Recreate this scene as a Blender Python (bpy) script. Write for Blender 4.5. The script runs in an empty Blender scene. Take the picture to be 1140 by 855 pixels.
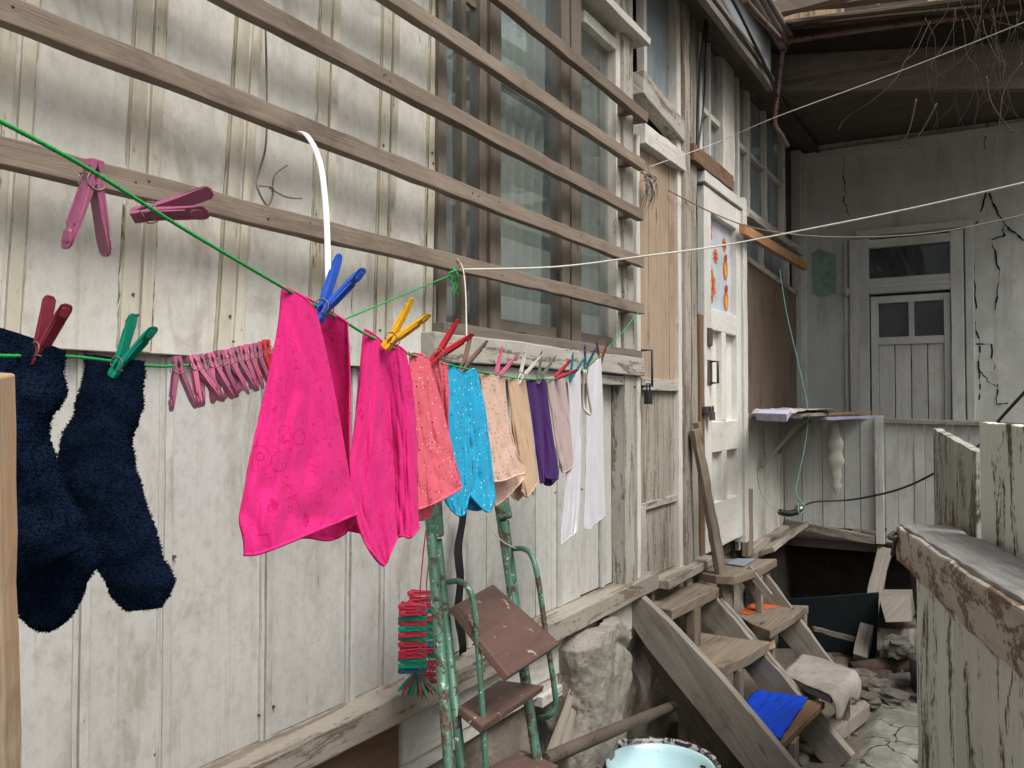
import bpy, bmesh, math, random
from mathutils import Vector, Matrix, noise as mn
random.seed(7)
R = math.radians
scn = bpy.context.scene
col = scn.collection
# ---------------------------------------------------------------- camera, sky, sun, exposure
CAM = Vector((1.35, 0.0, 1.55)); YAW = R(30.6); PIT = R(1.386); F = 930.0
cd = bpy.data.cameras.new('camera'); cam = bpy.data.objects.new('camera', cd); col.objects.link(cam)
cam.location = CAM; cam.rotation_euler = (R(90) + PIT, 0, YAW)
cd.sensor_width = 36; cd.lens = F / 1140 * 36; cd.clip_start = .02; cd.clip_end = 400
cd.dof.use_dof = False
scn.camera = cam
SUN_EL, SUN_AZ = 56, 112      # azimuth measured from +Y towards +X
w = bpy.data.worlds.new('World'); scn.world = w; w.use_nodes = True
wn = w.node_tree; wn.nodes.clear()
sky = wn.nodes.new('ShaderNodeTexSky'); sky.sky_type = 'NISHITA'; sky.sun_disc = False
sky.sun_elevation = R(SUN_EL); sky.sun_rotation = R(SUN_AZ); sky.air_density = 1.6; sky.dust_density = 6; sky.ozone_density = 1
hs = wn.nodes.new('ShaderNodeHueSaturation'); hs.inputs['Saturation'].default_value = .28
bg = wn.nodes.new('ShaderNodeBackground'); bg.inputs['Strength'].default_value = .105
wo = wn.nodes.new('ShaderNodeOutputWorld')
wn.links.new(sky.outputs[0], hs.inputs['Color']); wn.links.new(hs.outputs[0], bg.inputs[0]); wn.links.new(bg.outputs[0], wo.inputs[0])
sl = bpy.data.lights.new('sun', 'SUN'); sl.energy = 2.3; sl.angle = R(28); sl.color = (1, .96, .9)
so = bpy.data.objects.new('sun', sl); col.objects.link(so); so.location = (6, -3, 9)
_sd = Vector((math.sin(R(SUN_AZ)) * math.cos(R(SUN_EL)), math.cos(R(SUN_AZ)) * math.cos(R(SUN_EL)), math.sin(R(SUN_EL))))
so.rotation_euler = _sd.to_track_quat('Z', 'Y').to_euler()
scn.view_settings.view_transform = 'Standard'; scn.view_settings.look = 'None'
scn.view_settings.exposure = 0.50; scn.view_settings.gamma = 1; scn.view_settings.use_curve_mapping = False
scn.render.engine = 'CYCLES'
scn.cycles.max_bounces = 8; scn.cycles.transparent_max_bounces = 16

# ---------------------------------------------------------------- measuring: survey points of the photograph onto real planes
FW = Vector((-math.sin(YAW) * math.cos(PIT), math.cos(YAW) * math.cos(PIT), math.sin(PIT)))
RT = Vector((math.cos(YAW), math.sin(YAW), 0)); UP = RT.cross(FW)
def ray(px, py): return FW + RT * ((px - 570) / F) + UP * ((427.5 - py) / F)
def PD(px, py, d): return CAM + ray(px, py) * d
def PX(px, py, x=0.0):
    r = ray(px, py); return CAM + r * ((x - CAM.x) / r.x)
def PY(px, py, y):
    r = ray(px, py); return CAM + r * ((y - CAM.y) / r.y)
def PZ(px, py, z):
    r = ray(px, py); return CAM + r * ((z - CAM.z) / r.z)
def YW(px, x=0.0): return PX(px, 440, x).y
def ZW(px, py, x=0.0): return PX(px, py, x).z

# ---------------------------------------------------------------- node helpers
class NT:
    def __init__(s, name):
        s.m = bpy.data.materials.new(name); s.m.use_nodes = True; s.t = s.m.node_tree
        s.p = s.t.nodes['Principled BSDF']; s.out = s.t.nodes['Material Output']
        s.uv = s.t.nodes.new('ShaderNodeUVMap').outputs[0]
        a = s.t.nodes.new('ShaderNodeAttribute'); a.attribute_name = 'rnd'; s.rnd = a.outputs['Fac']
        s.obj = s.t.nodes.new('ShaderNodeTexCoord').outputs['Object']
    def L(s, a, b):
        if hasattr(a, 'is_linked') or hasattr(a, 'links'): s.t.links.new(a, b)
        else:
            if isinstance(a, (tuple, list)) and len(a) == 3 and b.type == 'RGBA': a = (*a, 1)
            b.default_value = a
    def map(s, v, sc, loc=(0, 0, 0)):
        n = s.t.nodes.new('ShaderNodeMapping'); s.L(v, n.inputs[0]); n.inputs['Scale'].default_value = (*sc, 1)[:3] if len(sc) == 2 else sc
        n.inputs['Location'].default_value = loc; return n.outputs[0]
    def noise(s, v, scale=1, detail=4, rough=.55, dist=0, colr=False):
        n = s.t.nodes.new('ShaderNodeTexNoise'); s.L(v, n.inputs['Vector']); n.inputs['Scale'].default_value = scale
        n.inputs['Detail'].default_value = detail; n.inputs['Roughness'].default_value = rough; n.inputs['Distortion'].default_value = dist
        return n.outputs[1 if colr else 0]
    def vor(s, v, scale=1, feat='F1', rnd=1, out='Distance'):
        n = s.t.nodes.new('ShaderNodeTexVoronoi'); n.feature = feat; s.L(v, n.inputs['Vector']); n.inputs['Scale'].default_value = scale
        n.inputs['Randomness'].default_value = rnd; return n.outputs[out]
    def ramp(s, f, a, b, lo=0., hi=1.):
        n = s.t.nodes.new('ShaderNodeMapRange'); s.L(f, n.inputs[0])
        n.inputs[1].default_value = a; n.inputs[2].default_value = b; n.inputs[3].default_value = lo; n.inputs[4].default_value = hi
        n.interpolation_type = 'SMOOTHSTEP'; return n.outputs[0]
    def math(s, op, a, b=0.):
        n = s.t.nodes.new('ShaderNodeMath'); n.operation = op; s.L(a, n.inputs[0]); s.L(b, n.inputs[1]); return n.outputs[0]
    def mix(s, f, a, b, mode='MIX'):
        n = s.t.nodes.new('ShaderNodeMix'); n.data_type = 'RGBA'; n.blend_type = mode
        s.L(f, n.inputs[0]); s.L(a, n.inputs[6]); s.L(b, n.inputs[7]); return n.outputs[2]
    def bump(s, h, strength=.4, dist=.004):
        n = s.t.nodes.new('ShaderNodeBump'); s.L(h, n.inputs['Height']); n.inputs['Strength'].default_value = strength
        n.inputs['Distance'].default_value = dist; s.t.links.new(n.outputs[0], s.p.inputs['Normal']); return n.outputs[0]
    def done(s, c, rough=.7, spec=.3):
        s.L(c, s.p.inputs['Base Color']); s.L(rough, s.p.inputs['Roughness']); s.p.inputs['Specular IOR Level'].default_value = spec
        return s.m

def m_paint(name, paint, bare, wear=.3, grime=.5, tone=.12, gcol=(.19, .14, .09), rough=.55, paint2=None, ws=(2.4, 22), smudge=.35):
    t = NT(name); uv = t.uv; paint2 = paint2 or tuple(c * .80 for c in paint)
    big = t.noise(t.map(uv, (1.3, 3.5)), 1, 4, .6)
    streak = t.noise(t.map(uv, (1.1, 34)), 1, 7, .68, .6)
    s2 = t.noise(t.map(uv, ws, (7, 3, 0)), 1, 9, .72, .9)
    smd = t.noise(t.map(uv, (3.0, 6.5), (11, 5, 0)), 1, 10, .74, .8); fin = t.noise(t.map(uv, (30, 36), (1, 8, 0)), 1, 8, .75)
    grain = t.noise(t.map(uv, (5, 160)), 1, 5, .6)
    speck = t.noise(t.map(uv, (45, 60)), 1, 5, .6)
    blot = t.noise(t.map(uv, (6, 9), (3, 9, 0)), 1, 6, .65)
    c = t.mix(t.ramp(big, .3, .7), paint, paint2)
    c = t.mix(t.math('MULTIPLY', t.ramp(streak, .50, .80), grime), c, gcol)
    c = t.mix(t.math('MULTIPLY', t.ramp(blot, .52, .80), grime * .8), c, tuple(x * 1.25 for x in gcol))
    c = t.mix(t.math('MULTIPLY', t.ramp(speck, .64, .74), min(1, grime * .8)), c, tuple(x * .5 for x in gcol))
    c = t.mix(t.math('MULTIPLY', t.ramp(smd, .50, .68), smudge), c, tuple(x * 1.1 for x in gcol))
    c = t.mix(t.math('MULTIPLY', t.ramp(fin, .42, .70), smudge * .45), c, tuple(x * .8 for x in gcol))
    h = t.math('ADD', t.math('MULTIPLY', s2, .62), t.math('ADD', t.math('MULTIPLY', big, .2), t.math('MULTIPLY', speck, .18)))
    th = .66 - wear * .30
    wm = t.ramp(h, th, th + .045)
    bw = t.mix(t.ramp(grain, .3, .7), bare, tuple(x * .45 for x in bare))
    c = t.mix(wm, c, bw)
    v = t.math('ADD', 1 - tone, t.math('MULTIPLY', t.rnd, tone * 2))
    vv = t.t.nodes.new('ShaderNodeCombineColor'); [t.L(v, vv.inputs[i]) for i in range(3)]
    c = t.mix(1.0, c, vv.outputs[0], 'MULTIPLY')
    hh = t.math('ADD', t.math('MULTIPLY', wm, -.6), t.math('ADD', t.math('MULTIPLY', grain, .45), t.math('MULTIPLY', speck, .3)))
    t.bump(hh, .55, .0025)
    return t.done(c, t.ramp(streak, .3, .8, rough, .85), .35)

def m_wood(name, c1, c2, dark=None, stain=.5, tone=.15, knots=True, rough=.8, cracks=.5, spots=None):
    t = NT(name); uv = t.uv; dark = dark or tuple(x * .35 for x in c2)
    warp = t.noise(t.map(uv, (2, 8)), 1, 3)
    g = t.noise(t.map(uv, (2.2, 60)), 1, 8, .7, .5)
    fine = t.noise(t.map(uv, (9, 260)), 1, 4, .6)
    big = t.noise(t.map(uv, (3, 7), (5, 1, 0)), 1, 6, .65)
    crk = t.noise(t.map(uv, (1.2, 75), (2, 5, 0)), 1, 5, .6, .3)
    c = t.mix(t.ramp(g, .28, .72), c1, c2)
    c = t.mix(t.math('MULTIPLY', t.ramp(big, .48, .75), stain), c, dark)
    c = t.mix(t.math('MULTIPLY', t.ramp(fine, .5, .8), .35), c, dark)
    cm = t.ramp(crk, .70, .76); c = t.mix(t.math('MULTIPLY', cm, cracks), c, tuple(x * .4 for x in dark))
    if knots:
        kd = t.vor(t.map(uv, (3.2, 12)), 1); km = t.ramp(kd, .16, .07); c = t.mix(t.math('MULTIPLY', km, .75), c, tuple(x * .7 for x in dark))
    if spots:
        sp = t.noise(t.map(uv, (18, 26)), 1, 6, .7); c = t.mix(t.ramp(sp, .62, .66), c, spots)
    v = t.math('ADD', 1 - tone, t.math('MULTIPLY', t.rnd, tone * 2))
    vv = t.t.nodes.new('ShaderNodeCombineColor'); [t.L(v, vv.inputs[i]) for i in range(3)]
    c = t.mix(1.0, c, vv.outputs[0], 'MULTIPLY')
    t.bump(t.math('ADD', t.math('ADD', g, t.math('MULTIPLY', fine, .5)), t.math('MULTIPLY', cm, -1.2)), .6, .003)
    return t.done(c, rough, .25)

def m_stone(name, c1, c2, scale=6, bump=.8, crack=False, rough=.9, moss=None):
    t = NT(name); o = t.obj
    a = t.noise(o, scale, 8, .65); b = t.noise(o, scale * 5, 6, .7); d = t.noise(o, scale * 22, 4, .7)
    c = t.mix(t.ramp(a, .35, .65), c1, c2)
    c = t.mix(t.math('MULTIPLY', t.ramp(b, .5, .75), .6), c, tuple(x * .35 for x in c2))
    c = t.mix(t.math('MULTIPLY', t.ramp(d, .55, .75), .4), c, tuple(min(1, x * 1.5) for x in c1))
    h = t.math('ADD', t.math('MULTIPLY', a, .8), t.math('ADD', t.math('MULTIPLY', b, .5), t.math('MULTIPLY', d, .2)))
    if moss: c = t.mix(t.math('MULTIPLY', t.ramp(t.noise(o, scale * .7, 5, .7), .5, .7), .6), c, moss)
    if crack:
        wv = t.t.nodes.new('ShaderNodeVectorMath'); wv.operation = 'ADD'; t.L(o, wv.inputs[0])
        ns = t.noise(o, 5, 4, .6, 0, True); sc = t.t.nodes.new('ShaderNodeVectorMath'); sc.operation = 'SCALE'; t.L(ns, sc.inputs[0]); sc.inputs['Scale'].default_value = .22
        t.L(sc.outputs[0], wv.inputs[1])
        e = t.vor(wv.outputs[0], 4.2, 'DISTANCE_TO_EDGE'); cm = t.ramp(e, .020, .004)
        c = t.mix(t.math('MULTIPLY', cm, t.ramp(t.noise(o, 9, 3), .35, .6, .15, .9)), c, (.045, .042, .03)); h = t.math('ADD', h, t.math('MULTIPLY', cm, -3))
    t.bump(h, bump, .012)
    return t.done(c, rough, .2)

def m_metal(name, paint, rust=(.10, .045, .025), wear=.4, rough=.45, spec=.5, chips=None):
    t = NT(name); o = t.obj
    a = t.noise(o, 28, 8, .7); b = t.noise(o, 90, 5, .7); c3 = t.noise(o, 8, 4)
    c = t.mix(t.ramp(c3, .3, .7), paint, tuple(x * .7 for x in paint))
    if chips: c = t.mix(t.ramp(t.noise(o, 60, 6, .75), .60, .63), c, chips)
    m = t.ramp(t.math('ADD', t.math('MULTIPLY', a, .7), t.math('MULTIPLY', b, .3)), .62 - wear * .2, .64 - wear * .2)
    c = t.mix(m, c, t.mix(t.ramp(b, .3, .7), rust, tuple(x * .4 for x in rust)))
    t.bump(t.math('ADD', t.math('MULTIPLY', m, -.6), b), .5, .001)
    return t.done(c, t.math('ADD', rough, t.math('MULTIPLY', m, .4)), spec)

def m_plastic(name, c, rough=.38):
    t = NT(name); o = t.obj
    n = t.noise(o, 120, 4, .6)
    cc = t.mix(t.math('MULTIPLY', t.ramp(n, .45, .8), .45), c, tuple(x * .55 for x in c))
    t.p.inputs['Subsurface Weight'].default_value = 0
    t.bump(n, .15, .0006)
    return t.done(cc, rough, .5)

def m_fabric(name, c, weave=900, pattern=None, rough=.9, sheen=.05, c2=None, trans=.10):
    t = NT(name); uv = t.uv
    w = t.noise(t.map(uv, (weave, weave)), 1, 2); big = t.noise(t.map(uv, (9, 9)), 1, 4)
    cc = t.mix(t.ramp(w, .3, .7), c, tuple(x * .78 for x in c))
    cc = t.mix(t.math('MULTIPLY', t.ramp(big, .4, .8), .25), cc, tuple(x * .8 for x in c))
    if pattern:
        kind = pattern[0]
        if kind == 'dots':
            _, sc, dcols, rad = pattern
            d = t.vor(t.map(uv, (sc, sc)), 1, 'F1', .35); k = t.vor(t.map(uv, (sc, sc)), 1, 'F1', .35, 'Color')
            sep = t.t.nodes.new('ShaderNodeSeparateColor'); t.L(k, sep.inputs[0])
            dc = t.mix(t.ramp(sep.outputs[0], .49, .51), dcols[0], dcols[1]); dc = t.mix(t.ramp(sep.outputs[1], .69, .71), dc, dcols[2])
            cc = t.mix(t.ramp(d, rad, rad * .78), cc, dc)
        if kind == 'swirl':
            _, sc, dc = pattern
            wv = t.map(uv, (sc, sc)); ns = t.noise(wv, 1.6, 3, .6)
            d = t.vor(wv, 1, 'F1', .9); dd = t.math('ADD', d, t.math('MULTIPLY', ns, .35))
            r = t.math('SINE', t.math('MULTIPLY', dd, 30)); line = t.ramp(r, .86, .97)
            msk = t.ramp(t.noise(wv, 2.3, 2), .38, .46); inside = t.ramp(d, .5, .42)
            cc = t.mix(t.math('MULTIPLY', t.math('MULTIPLY', t.math('MULTIPLY', line, msk), inside), .75), cc, dc)
            w2 = t.map(uv, (sc * 1.7, sc * 1.7), (3.3, 1.7, 0)); d2_ = t.vor(w2, 1, 'F1', 1); dd2 = t.math('ADD', d2_, t.math('MULTIPLY', t.noise(w2, 1.9, 3), .4))
            l2_ = t.ramp(t.math('SINE', t.math('MULTIPLY', dd2, 24)), .84, .96); m2_ = t.ramp(t.noise(w2, 1.7, 2), .48, .54)
            cc = t.mix(t.math('MULTIPLY', t.math('MULTIPLY', l2_, m2_), .65), cc, dc)
    t.p.inputs['Sheen Weight'].default_value = sheen; t.p.inputs['Sheen Roughness'].default_value = .5
    b = t.bump(t.math('ADD', w, t.math('MULTIPLY', big, 1.5)), .45, .0012)
    t.done(cc, rough, .15)
    if trans:
        tr = t.t.nodes.new('ShaderNodeBsdfTranslucent'); t.L(cc, tr.inputs[0]); t.t.links.new(b, tr.inputs['Normal'])
        mx = t.t.nodes.new('ShaderNodeMixShader'); mx.inputs[0].default_value = trans
        t.t.links.new(t.p.outputs[0], mx.inputs[1]); t.t.links.new(tr.outputs[0], mx.inputs[2]); t.t.links.new(mx.outputs[0], t.out.inputs[0])
    return t.m

def m_glass(name, tint=(.75, .8, .8), refl=1.0, dust=.12, wav=.3):
    t = NT(name); n = t.t.nodes
    tr = n.new('ShaderNodeBsdfTransparent'); tr.inputs[0].default_value = (*tint, 1)
    gl = n.new('ShaderNodeBsdfGlossy'); gl.inputs['Roughness'].default_value = .03
    fr = n.new('ShaderNodeFresnel'); gm = n.new('ShaderNodeNewGeometry'); t.L(t.ramp(gm.outputs['Backfacing'], 0, 1, 1.6, 1 / 1.6), fr.inputs[0])
    bm = n.new('ShaderNodeBump'); bm.inputs['Strength'].default_value = wav; bm.inputs['Distance'].default_value = .004
    t.L(t.noise(t.obj, 5, 2), bm.inputs['Height']); t.t.links.new(bm.outputs[0], gl.inputs['Normal'])
    f = t.math('MINIMUM', t.math('MULTIPLY', fr.outputs[0], refl), .9)
    m1 = n.new('ShaderNodeMixShader'); t.L(f, m1.inputs[0]); t.t.links.new(tr.outputs[0], m1.inputs[1]); t.t.links.new(gl.outputs[0], m1.inputs[2])
    df = n.new('ShaderNodeBsdfDiffuse'); df.inputs[0].default_value = (.27, .31, .33, 1)
    m2 = n.new('ShaderNodeMixShader'); t.L(t.ramp(t.noise(t.map(t.obj, (1, 5, 1.4)), 1, 6, .6), .3, .75, dust * .6, dust * 1.5), m2.inputs[0])
    t.t.links.new(m1.outputs[0], m2.inputs[1]); t.t.links.new(df.outputs[0], m2.inputs[2]); t.t.links.new(m2.outputs[0], t.out.inputs[0])
    return t.m

def m_plain(name, c, rough=.8, spec=.3, n=.3, sc=30):
    t = NT(name); a = t.noise(t.obj, sc, 6, .65)
    cc = t.mix(t.math('MULTIPLY', t.ramp(a, .35, .75), n), c, tuple(x * .4 for x in c)); t.bump(a, .3, .002)
    return t.done(cc, rough, spec)

# ---------------------------------------------------------------- mesh helpers
def nrm(v): return v.normalized()
class MB:
    def __init__(s): s.v = []; s.f = []; s.u = []; s.r = []; s.sm = []
    def face(s, idx, uvs, r, smooth=False): s.f.append(idx); s.u.append(uvs); s.r.append(r); s.sm.append(smooth)
    def bar(s, a, b, w, t, wd, n=None, jit=.0012, w2=None, t2=None, ends=True, bow=0.):
        a = Vector(a); b = Vector(b); ax = b - a; L = ax.length; ax = ax / L
        wd = Vector(wd); wd = nrm(wd - ax * wd.dot(ax)); td = nrm(ax.cross(wd))
        n = n or max(2, int(L / .09)); w2 = w2 or w; t2 = t2 or t
        ou, ov, rr = random.uniform(0, 60), random.uniform(0, 60), random.random(); sd = Vector((random.uniform(0, 99),) * 3)
        i0 = len(s.v)
        for i in range(n + 1):
            k = i / n; c = a.lerp(b, k) + td * (bow * 4 * k * (1 - k)); W = w + (w2 - w) * k; T = t + (t2 - t) * k
            for q, (p, m) in enumerate(((-1, -1), (1, -1), (1, 1), (-1, 1))):
                j = Vector((mn.noise(sd + Vector((i * .8, q * 7.3, 0))), mn.noise(sd + Vector((i * .8, q * 7.3, 9))), 0)) * jit * 2
                s.v.append(c + wd * (p * W / 2 + j.x) + td * (m * T / 2 + j.y))
        per = [0, w, w + t, 2 * w + t, 2 * w + 2 * t]
        for i in range(n):
            for q in range(4):
                A = i0 + i * 4 + q; B = i0 + i * 4 + (q + 1) % 4
                u0, u1 = ou + L * i / n, ou + L * (i + 1) / n; v0, v1 = ov + per[q], ov + per[q + 1]
                s.face([A, B, B + 4, A + 4], [(u0, v0), (u0, v1), (u1, v1), (u1, v0)], rr)
        if ends:
            e = i0 + n * 4
            s.face([i0 + 3, i0 + 2, i0 + 1, i0], [(ou, ov + t), (ou + .02, ov + t + w), (ou + .02, ov + w), (ou, ov)], rr)
            s.face([e, e + 1, e + 2, e + 3], [(ou, ov), (ou + .02, ov + w), (ou + .02, ov + t + w), (ou, ov + t)], rr)
        return s
    def box(s, lo, hi, g='z', jit=.0008, n=None):
        lo = Vector(lo); hi = Vector(hi); c = (lo + hi) / 2; d = hi - lo
        if g == 'z': return s.bar((c.x, c.y, lo.z), (c.x, c.y, hi.z), d.y, d.x, (0, 1, 0), n, jit)
        if g == 'y': return s.bar((c.x, lo.y, c.z), (c.x, hi.y, c.z), d.z, d.x, (0, 0, 1), n, jit)
        return s.bar((lo.x, c.y, c.z), (hi.x, c.y, c.z), d.z, d.y, (0, 0, 1), n, jit)
    def prism(s, pts, ext, g=None, jit=0.):
        pts = [Vector(p) for p in pts]; ext = Vector(ext); n = len(pts); i0 = len(s.v)
        g = nrm(Vector(g)) if g else nrm(pts[1] - pts[0]); nn = nrm(ext); h = nrm(nn.cross(g)); g = nrm(h.cross(nn))
        ou, ov, rr = random.uniform(0, 60), random.uniform(0, 60), random.random()
        for p in pts: s.v.append(p + Vector((random.uniform(-1, 1), random.uniform(-1, 1), random.uniform(-1, 1))) * jit)
        for p in list(s.v[i0:i0 + n]): s.v.append(p + ext)
        def uv(i): p = s.v[i]; return (ou + p.dot(g), ov + p.dot(h) + p.dot(nn) * .7)
        for f in ([*range(i0, i0 + n)], [*range(i0 + 2 * n - 1, i0 + n - 1, -1)]): s.face(f, [uv(i) for i in f], rr)
        for i in range(n):
            j = (i + 1) % n; f = [i0 + j, i0 + i, i0 + n + i, i0 + n + j]; s.face(f, [uv(k) for k in f], rr)
        return s
    def tube(s, pts, r, n=8, smooth=True, res=None, r2=None, cat=True, cap=True):
        pts = [Vector(p) for p in pts]
        if cat and len(pts) > 2: pts = catmull(pts, res or 6)
        N = len(pts); i0 = len(s.v); rr = random.random(); ou = random.uniform(0, 50); up = None; L = 0
        for i, p in enumerate(pts):
            d = nrm(pts[min(i + 1, N - 1)] - pts[max(i - 1, 0)])
            if up is None: up = Vector((0, 0, 1)) if abs(d.z) < .9 else Vector((1, 0, 0))
            x = nrm(d.cross(up)); y = nrm(x.cross(d)); up = y
            rad = r + ((r2 if r2 is not None else r) - r) * i / (N - 1)
            for k in range(n):
                a = 2 * math.pi * k / n; s.v.append(p + (x * math.cos(a) + y * math.sin(a)) * rad)
        for i in range(N - 1):
            l2 = L + (pts[i + 1] - pts[i]).length
            for k in range(n):
                A = i0 + i * n + k; B = i0 + i * n + (k + 1) % n
                s.face([A, B, B + n, A + n], [(ou + L, k * r), (ou + L, (k + 1) * r), (ou + l2, (k + 1) * r), (ou + l2, k * r)], rr, smooth)
            L = l2
        if cap:
            s.face([i0 + k for k in range(n)][::-1], [(0, 0)] * n, rr); s.face([i0 + (N - 1) * n + k for k in range(n)], [(0, 0)] * n, rr)
        return s
    def lathe(s, c, prof, n=48, axis='z'):
        i0 = len(s.v); c = Vector(c); rr = random.random()
        for r, z in prof:
            for k in range(n):
                a = 2 * math.pi * k / n; s.v.append(c + Vector((r * math.cos(a), r * math.sin(a), z)))
        for i in range(len(prof) - 1):
            for k in range(n):
                A = i0 + i * n + k; B = i0 + i * n + (k + 1) % n
                s.face([A, B, B + n, A + n], [(k / n, i / 9), ((k + 1) / n, i / 9), ((k + 1) / n, (i + 1) / 9), (k / n, (i + 1) / 9)], rr, True)
        return s
    def grid(s, P, smooth=True, uvs=1.0):
        n = len(P); m = len(P[0]); i0 = len(s.v); rr = random.random(); ou, ov = random.uniform(0, 9), random.uniform(0, 9)
        for row in P: s.v += row
        U = [[0.] * m for _ in range(n)]; V = [[0.] * m for _ in range(n)]
        for j in range(m):
            for i in range(1, n): U[i][j] = U[i - 1][j] + (P[i][j] - P[i - 1][j]).length
        for i in range(n):
            for j in range(1, m): V[i][j] = V[i][j - 1] + (P[i][j] - P[i][j - 1]).length
            mid = V[i][m // 2]; V[i] = [x - mid for x in V[i]]
        for i in range(n - 1):
            for j in range(m - 1):
                q = [(i, j), (i, j + 1), (i + 1, j + 1), (i + 1, j)]
                s.face([i0 + a * m + b for a, b in q], [((U[a][b]) * uvs + ou, (V[a][b]) * uvs + ov) for a, b in q], rr, smooth)
        return s
    def rock(s, c, rad, seed=0, sub=3, amp=.25, fr=2.0, flat=None):
        bm = bmesh.new(); bmesh.ops.create_icosphere(bm, subdivisions=sub, radius=1); i0 = len(s.v); c = Vector(c)
        for v in bm.verts:
            p = v.co.copy(); q = Vector((max(-.74, min(.74, p.x)), max(-.74, min(.74, p.y)), max(-.74, min(.74, p.z)))) * 1.25
            k = 1 + amp * mn.fractal(p * fr + Vector((seed * 3.1, seed, 0)), 1, 2, 4)
            q = Vector((q.x * rad[0], q.y * rad[1], q.z * rad[2])) * k; s.v.append(c + q)
        rr = random.random()
        for f in bm.faces: s.face([i0 + v.index for v in f.verts], [(0, 0)] * len(f.verts), rr, sub > 3)
        bm.free(); return s
    def split(s, name, mat, parent=None, bevel=0, **kw):
        par = list(range(len(s.v)))
        def find(i):
            while par[i] != i: par[i] = par[par[i]]; i = par[i]
            return i
        for f in s.f:
            for i in f[1:]: par[find(i)] = find(f[0])
        isl = {}
        for k, f in enumerate(s.f): isl.setdefault(find(f[0]), []).append(k)
        out = []
        for ks in isl.values():
            m = MB(); mp = {}
            for k in ks:
                for i in s.f[k]:
                    if i not in mp: mp[i] = len(m.v); m.v.append(s.v[i])
                m.face([mp[i] for i in s.f[k]], s.u[k], s.r[k], s.sm[k])
            out.append(m.build(name, mat, parent, bevel, **kw))
        return out
    def build(s, name, mat, parent=None, bevel=0, solid=0, subs=0, origin=None, offset=0):
        me = bpy.data.meshes.new(name)
        if parent is not None and origin is None:
            o_ = Vector((0, 0, 0)); q = parent
            while q is not None: o_ += q.location; q = q.parent
        elif origin is not None: o_ = Vector(origin)
        else:
            n = len(s.v); o_ = Vector((sum(v.x for v in s.v) / n, sum(v.y for v in s.v) / n, min(v.z for v in s.v)))
        me.from_pydata([v - o_ for v in s.v], [], s.f)
        uv = me.uv_layers.new(name='UVMap'); at = me.attributes.new('rnd', 'FLOAT', 'FACE'); k = 0
        flat = [c for u in s.u for p in u for c in p]; uv.data.foreach_set('uv', flat)
        at.data.foreach_set('value', s.r); me.polygons.foreach_set('use_smooth', s.sm)
        for m in (mat if isinstance(mat, (list, tuple)) else [mat]): me.materials.append(m)
        me.update()
        bm = bmesh.new(); bm.from_mesh(me); 
        if bevel or not solid: bmesh.ops.recalc_face_normals(bm, faces=bm.faces)
        bm.to_mesh(me); bm.free()
        o = bpy.data.objects.new(name, me); col.objects.link(o)
        if parent is not None: o.parent = parent
        else: o.location = o_
        if subs:
            m = o.modifiers.new('s', 'SUBSURF'); m.levels = m.render_levels = subs
        if solid: m = o.modifiers.new('t', 'SOLIDIFY'); m.thickness = solid; m.offset = offset
        if bevel:
            m = o.modifiers.new('b', 'BEVEL'); m.width = bevel; m.segments = 2; m.limit_method = 'ANGLE'; m.angle_limit = R(40)
        return o
def catmull(p, k=6):
    out = []; n = len(p)
    for i in range(n - 1):
        a = p[max(0, i - 1)]; b = p[i]; c = p[i + 1]; d = p[min(n - 1, i + 2)]
        for j in range(k):
            t = j / k; out.append(.5 * ((2 * b) + (c - a) * t + (2 * a - 5 * b + 4 * c - d) * t * t + (3 * b - a - 3 * c + d) * t ** 3))
    out.append(p[-1].copy()); return out
def resample(p, n):
    L = [0.]
    for i in range(1, len(p)): L.append(L[-1] + (p[i] - p[i - 1]).length)
    out = []; j = 0
    for i in range(n):
        t = L[-1] * i / (n - 1)
        while j < len(p) - 2 and L[j + 1] < t: j += 1
        k = (t - L[j]) / max(1e-9, L[j + 1] - L[j]); out.append(p[j].lerp(p[j + 1], min(1, max(0, k))))
    return out
def thing(name, label, cat, loc=(0, 0, 0), group=None, parent=None):
    o = bpy.data.objects.new(name, None); o.empty_display_size = .05; col.objects.link(o); o.location = loc
    if parent is not None: o.parent = parent
    else: o['label'] = label; o['category'] = cat
    if group: o['group'] = group
    return o
def tag(o, label, cat, group=None):
    o['label'] = label; o['category'] = cat
    if group: o['group'] = group
    return o
def struct(o, kind='structure'): o['kind'] = kind; return o
def relabel(o, l): o['label'] = l; return o
# ---------------------------------------------------------------- materials
M = {}
M['cream'] = m_paint('cream_paint', (.59, .585, .55), (.28, .22, .16), .24, .42, .10, (.24, .21, .16), .5, (.51, .50, .455), smudge=.6)
M['greywhite'] = m_paint('grey_white_paint', (.475, .475, .46), (.27, .23, .185), .24, .50, .06, (.25, .22, .175), .55, (.42, .42, .405), smudge=.7)
M['batten'] = m_paint('batten_paint', (.58, .55, .46), (.24, .18, .115), .34, .75, .10, (.22, .16, .09), .5)
M['sill'] = m_paint('sill_paint', (.42, .40, .35), (.20, .165, .13), .44, .75, .08, (.15, .12, .09), .7)
M['ledge'] = m_paint('ledge_paint', (.34, .31, .265), (.23, .185, .14), .50, .6, .08, (.19, .15, .11), .75)
M['whitedoor'] = m_paint('white_door_paint', (.70, .69, .65), (.40, .34, .27), .04, .35, .04, (.33, .27, .19), .4)
M['frame'] = m_paint('white_frame_paint', (.62, .60, .55), (.24, .19, .14), .30, .6, .08, (.21, .17, .12), .55)
M['farwall'] = m_paint('far_wall_paint', (.54, .55, .53), (.2, .18, .15), .12, .5, .05, (.22, .20, .16), .75)
M['partition'] = m_paint('partition_paint', (.52, .53, .51), (.2, .17, .14), .16, .5, .08, (.21, .19, .15), .7)
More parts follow.
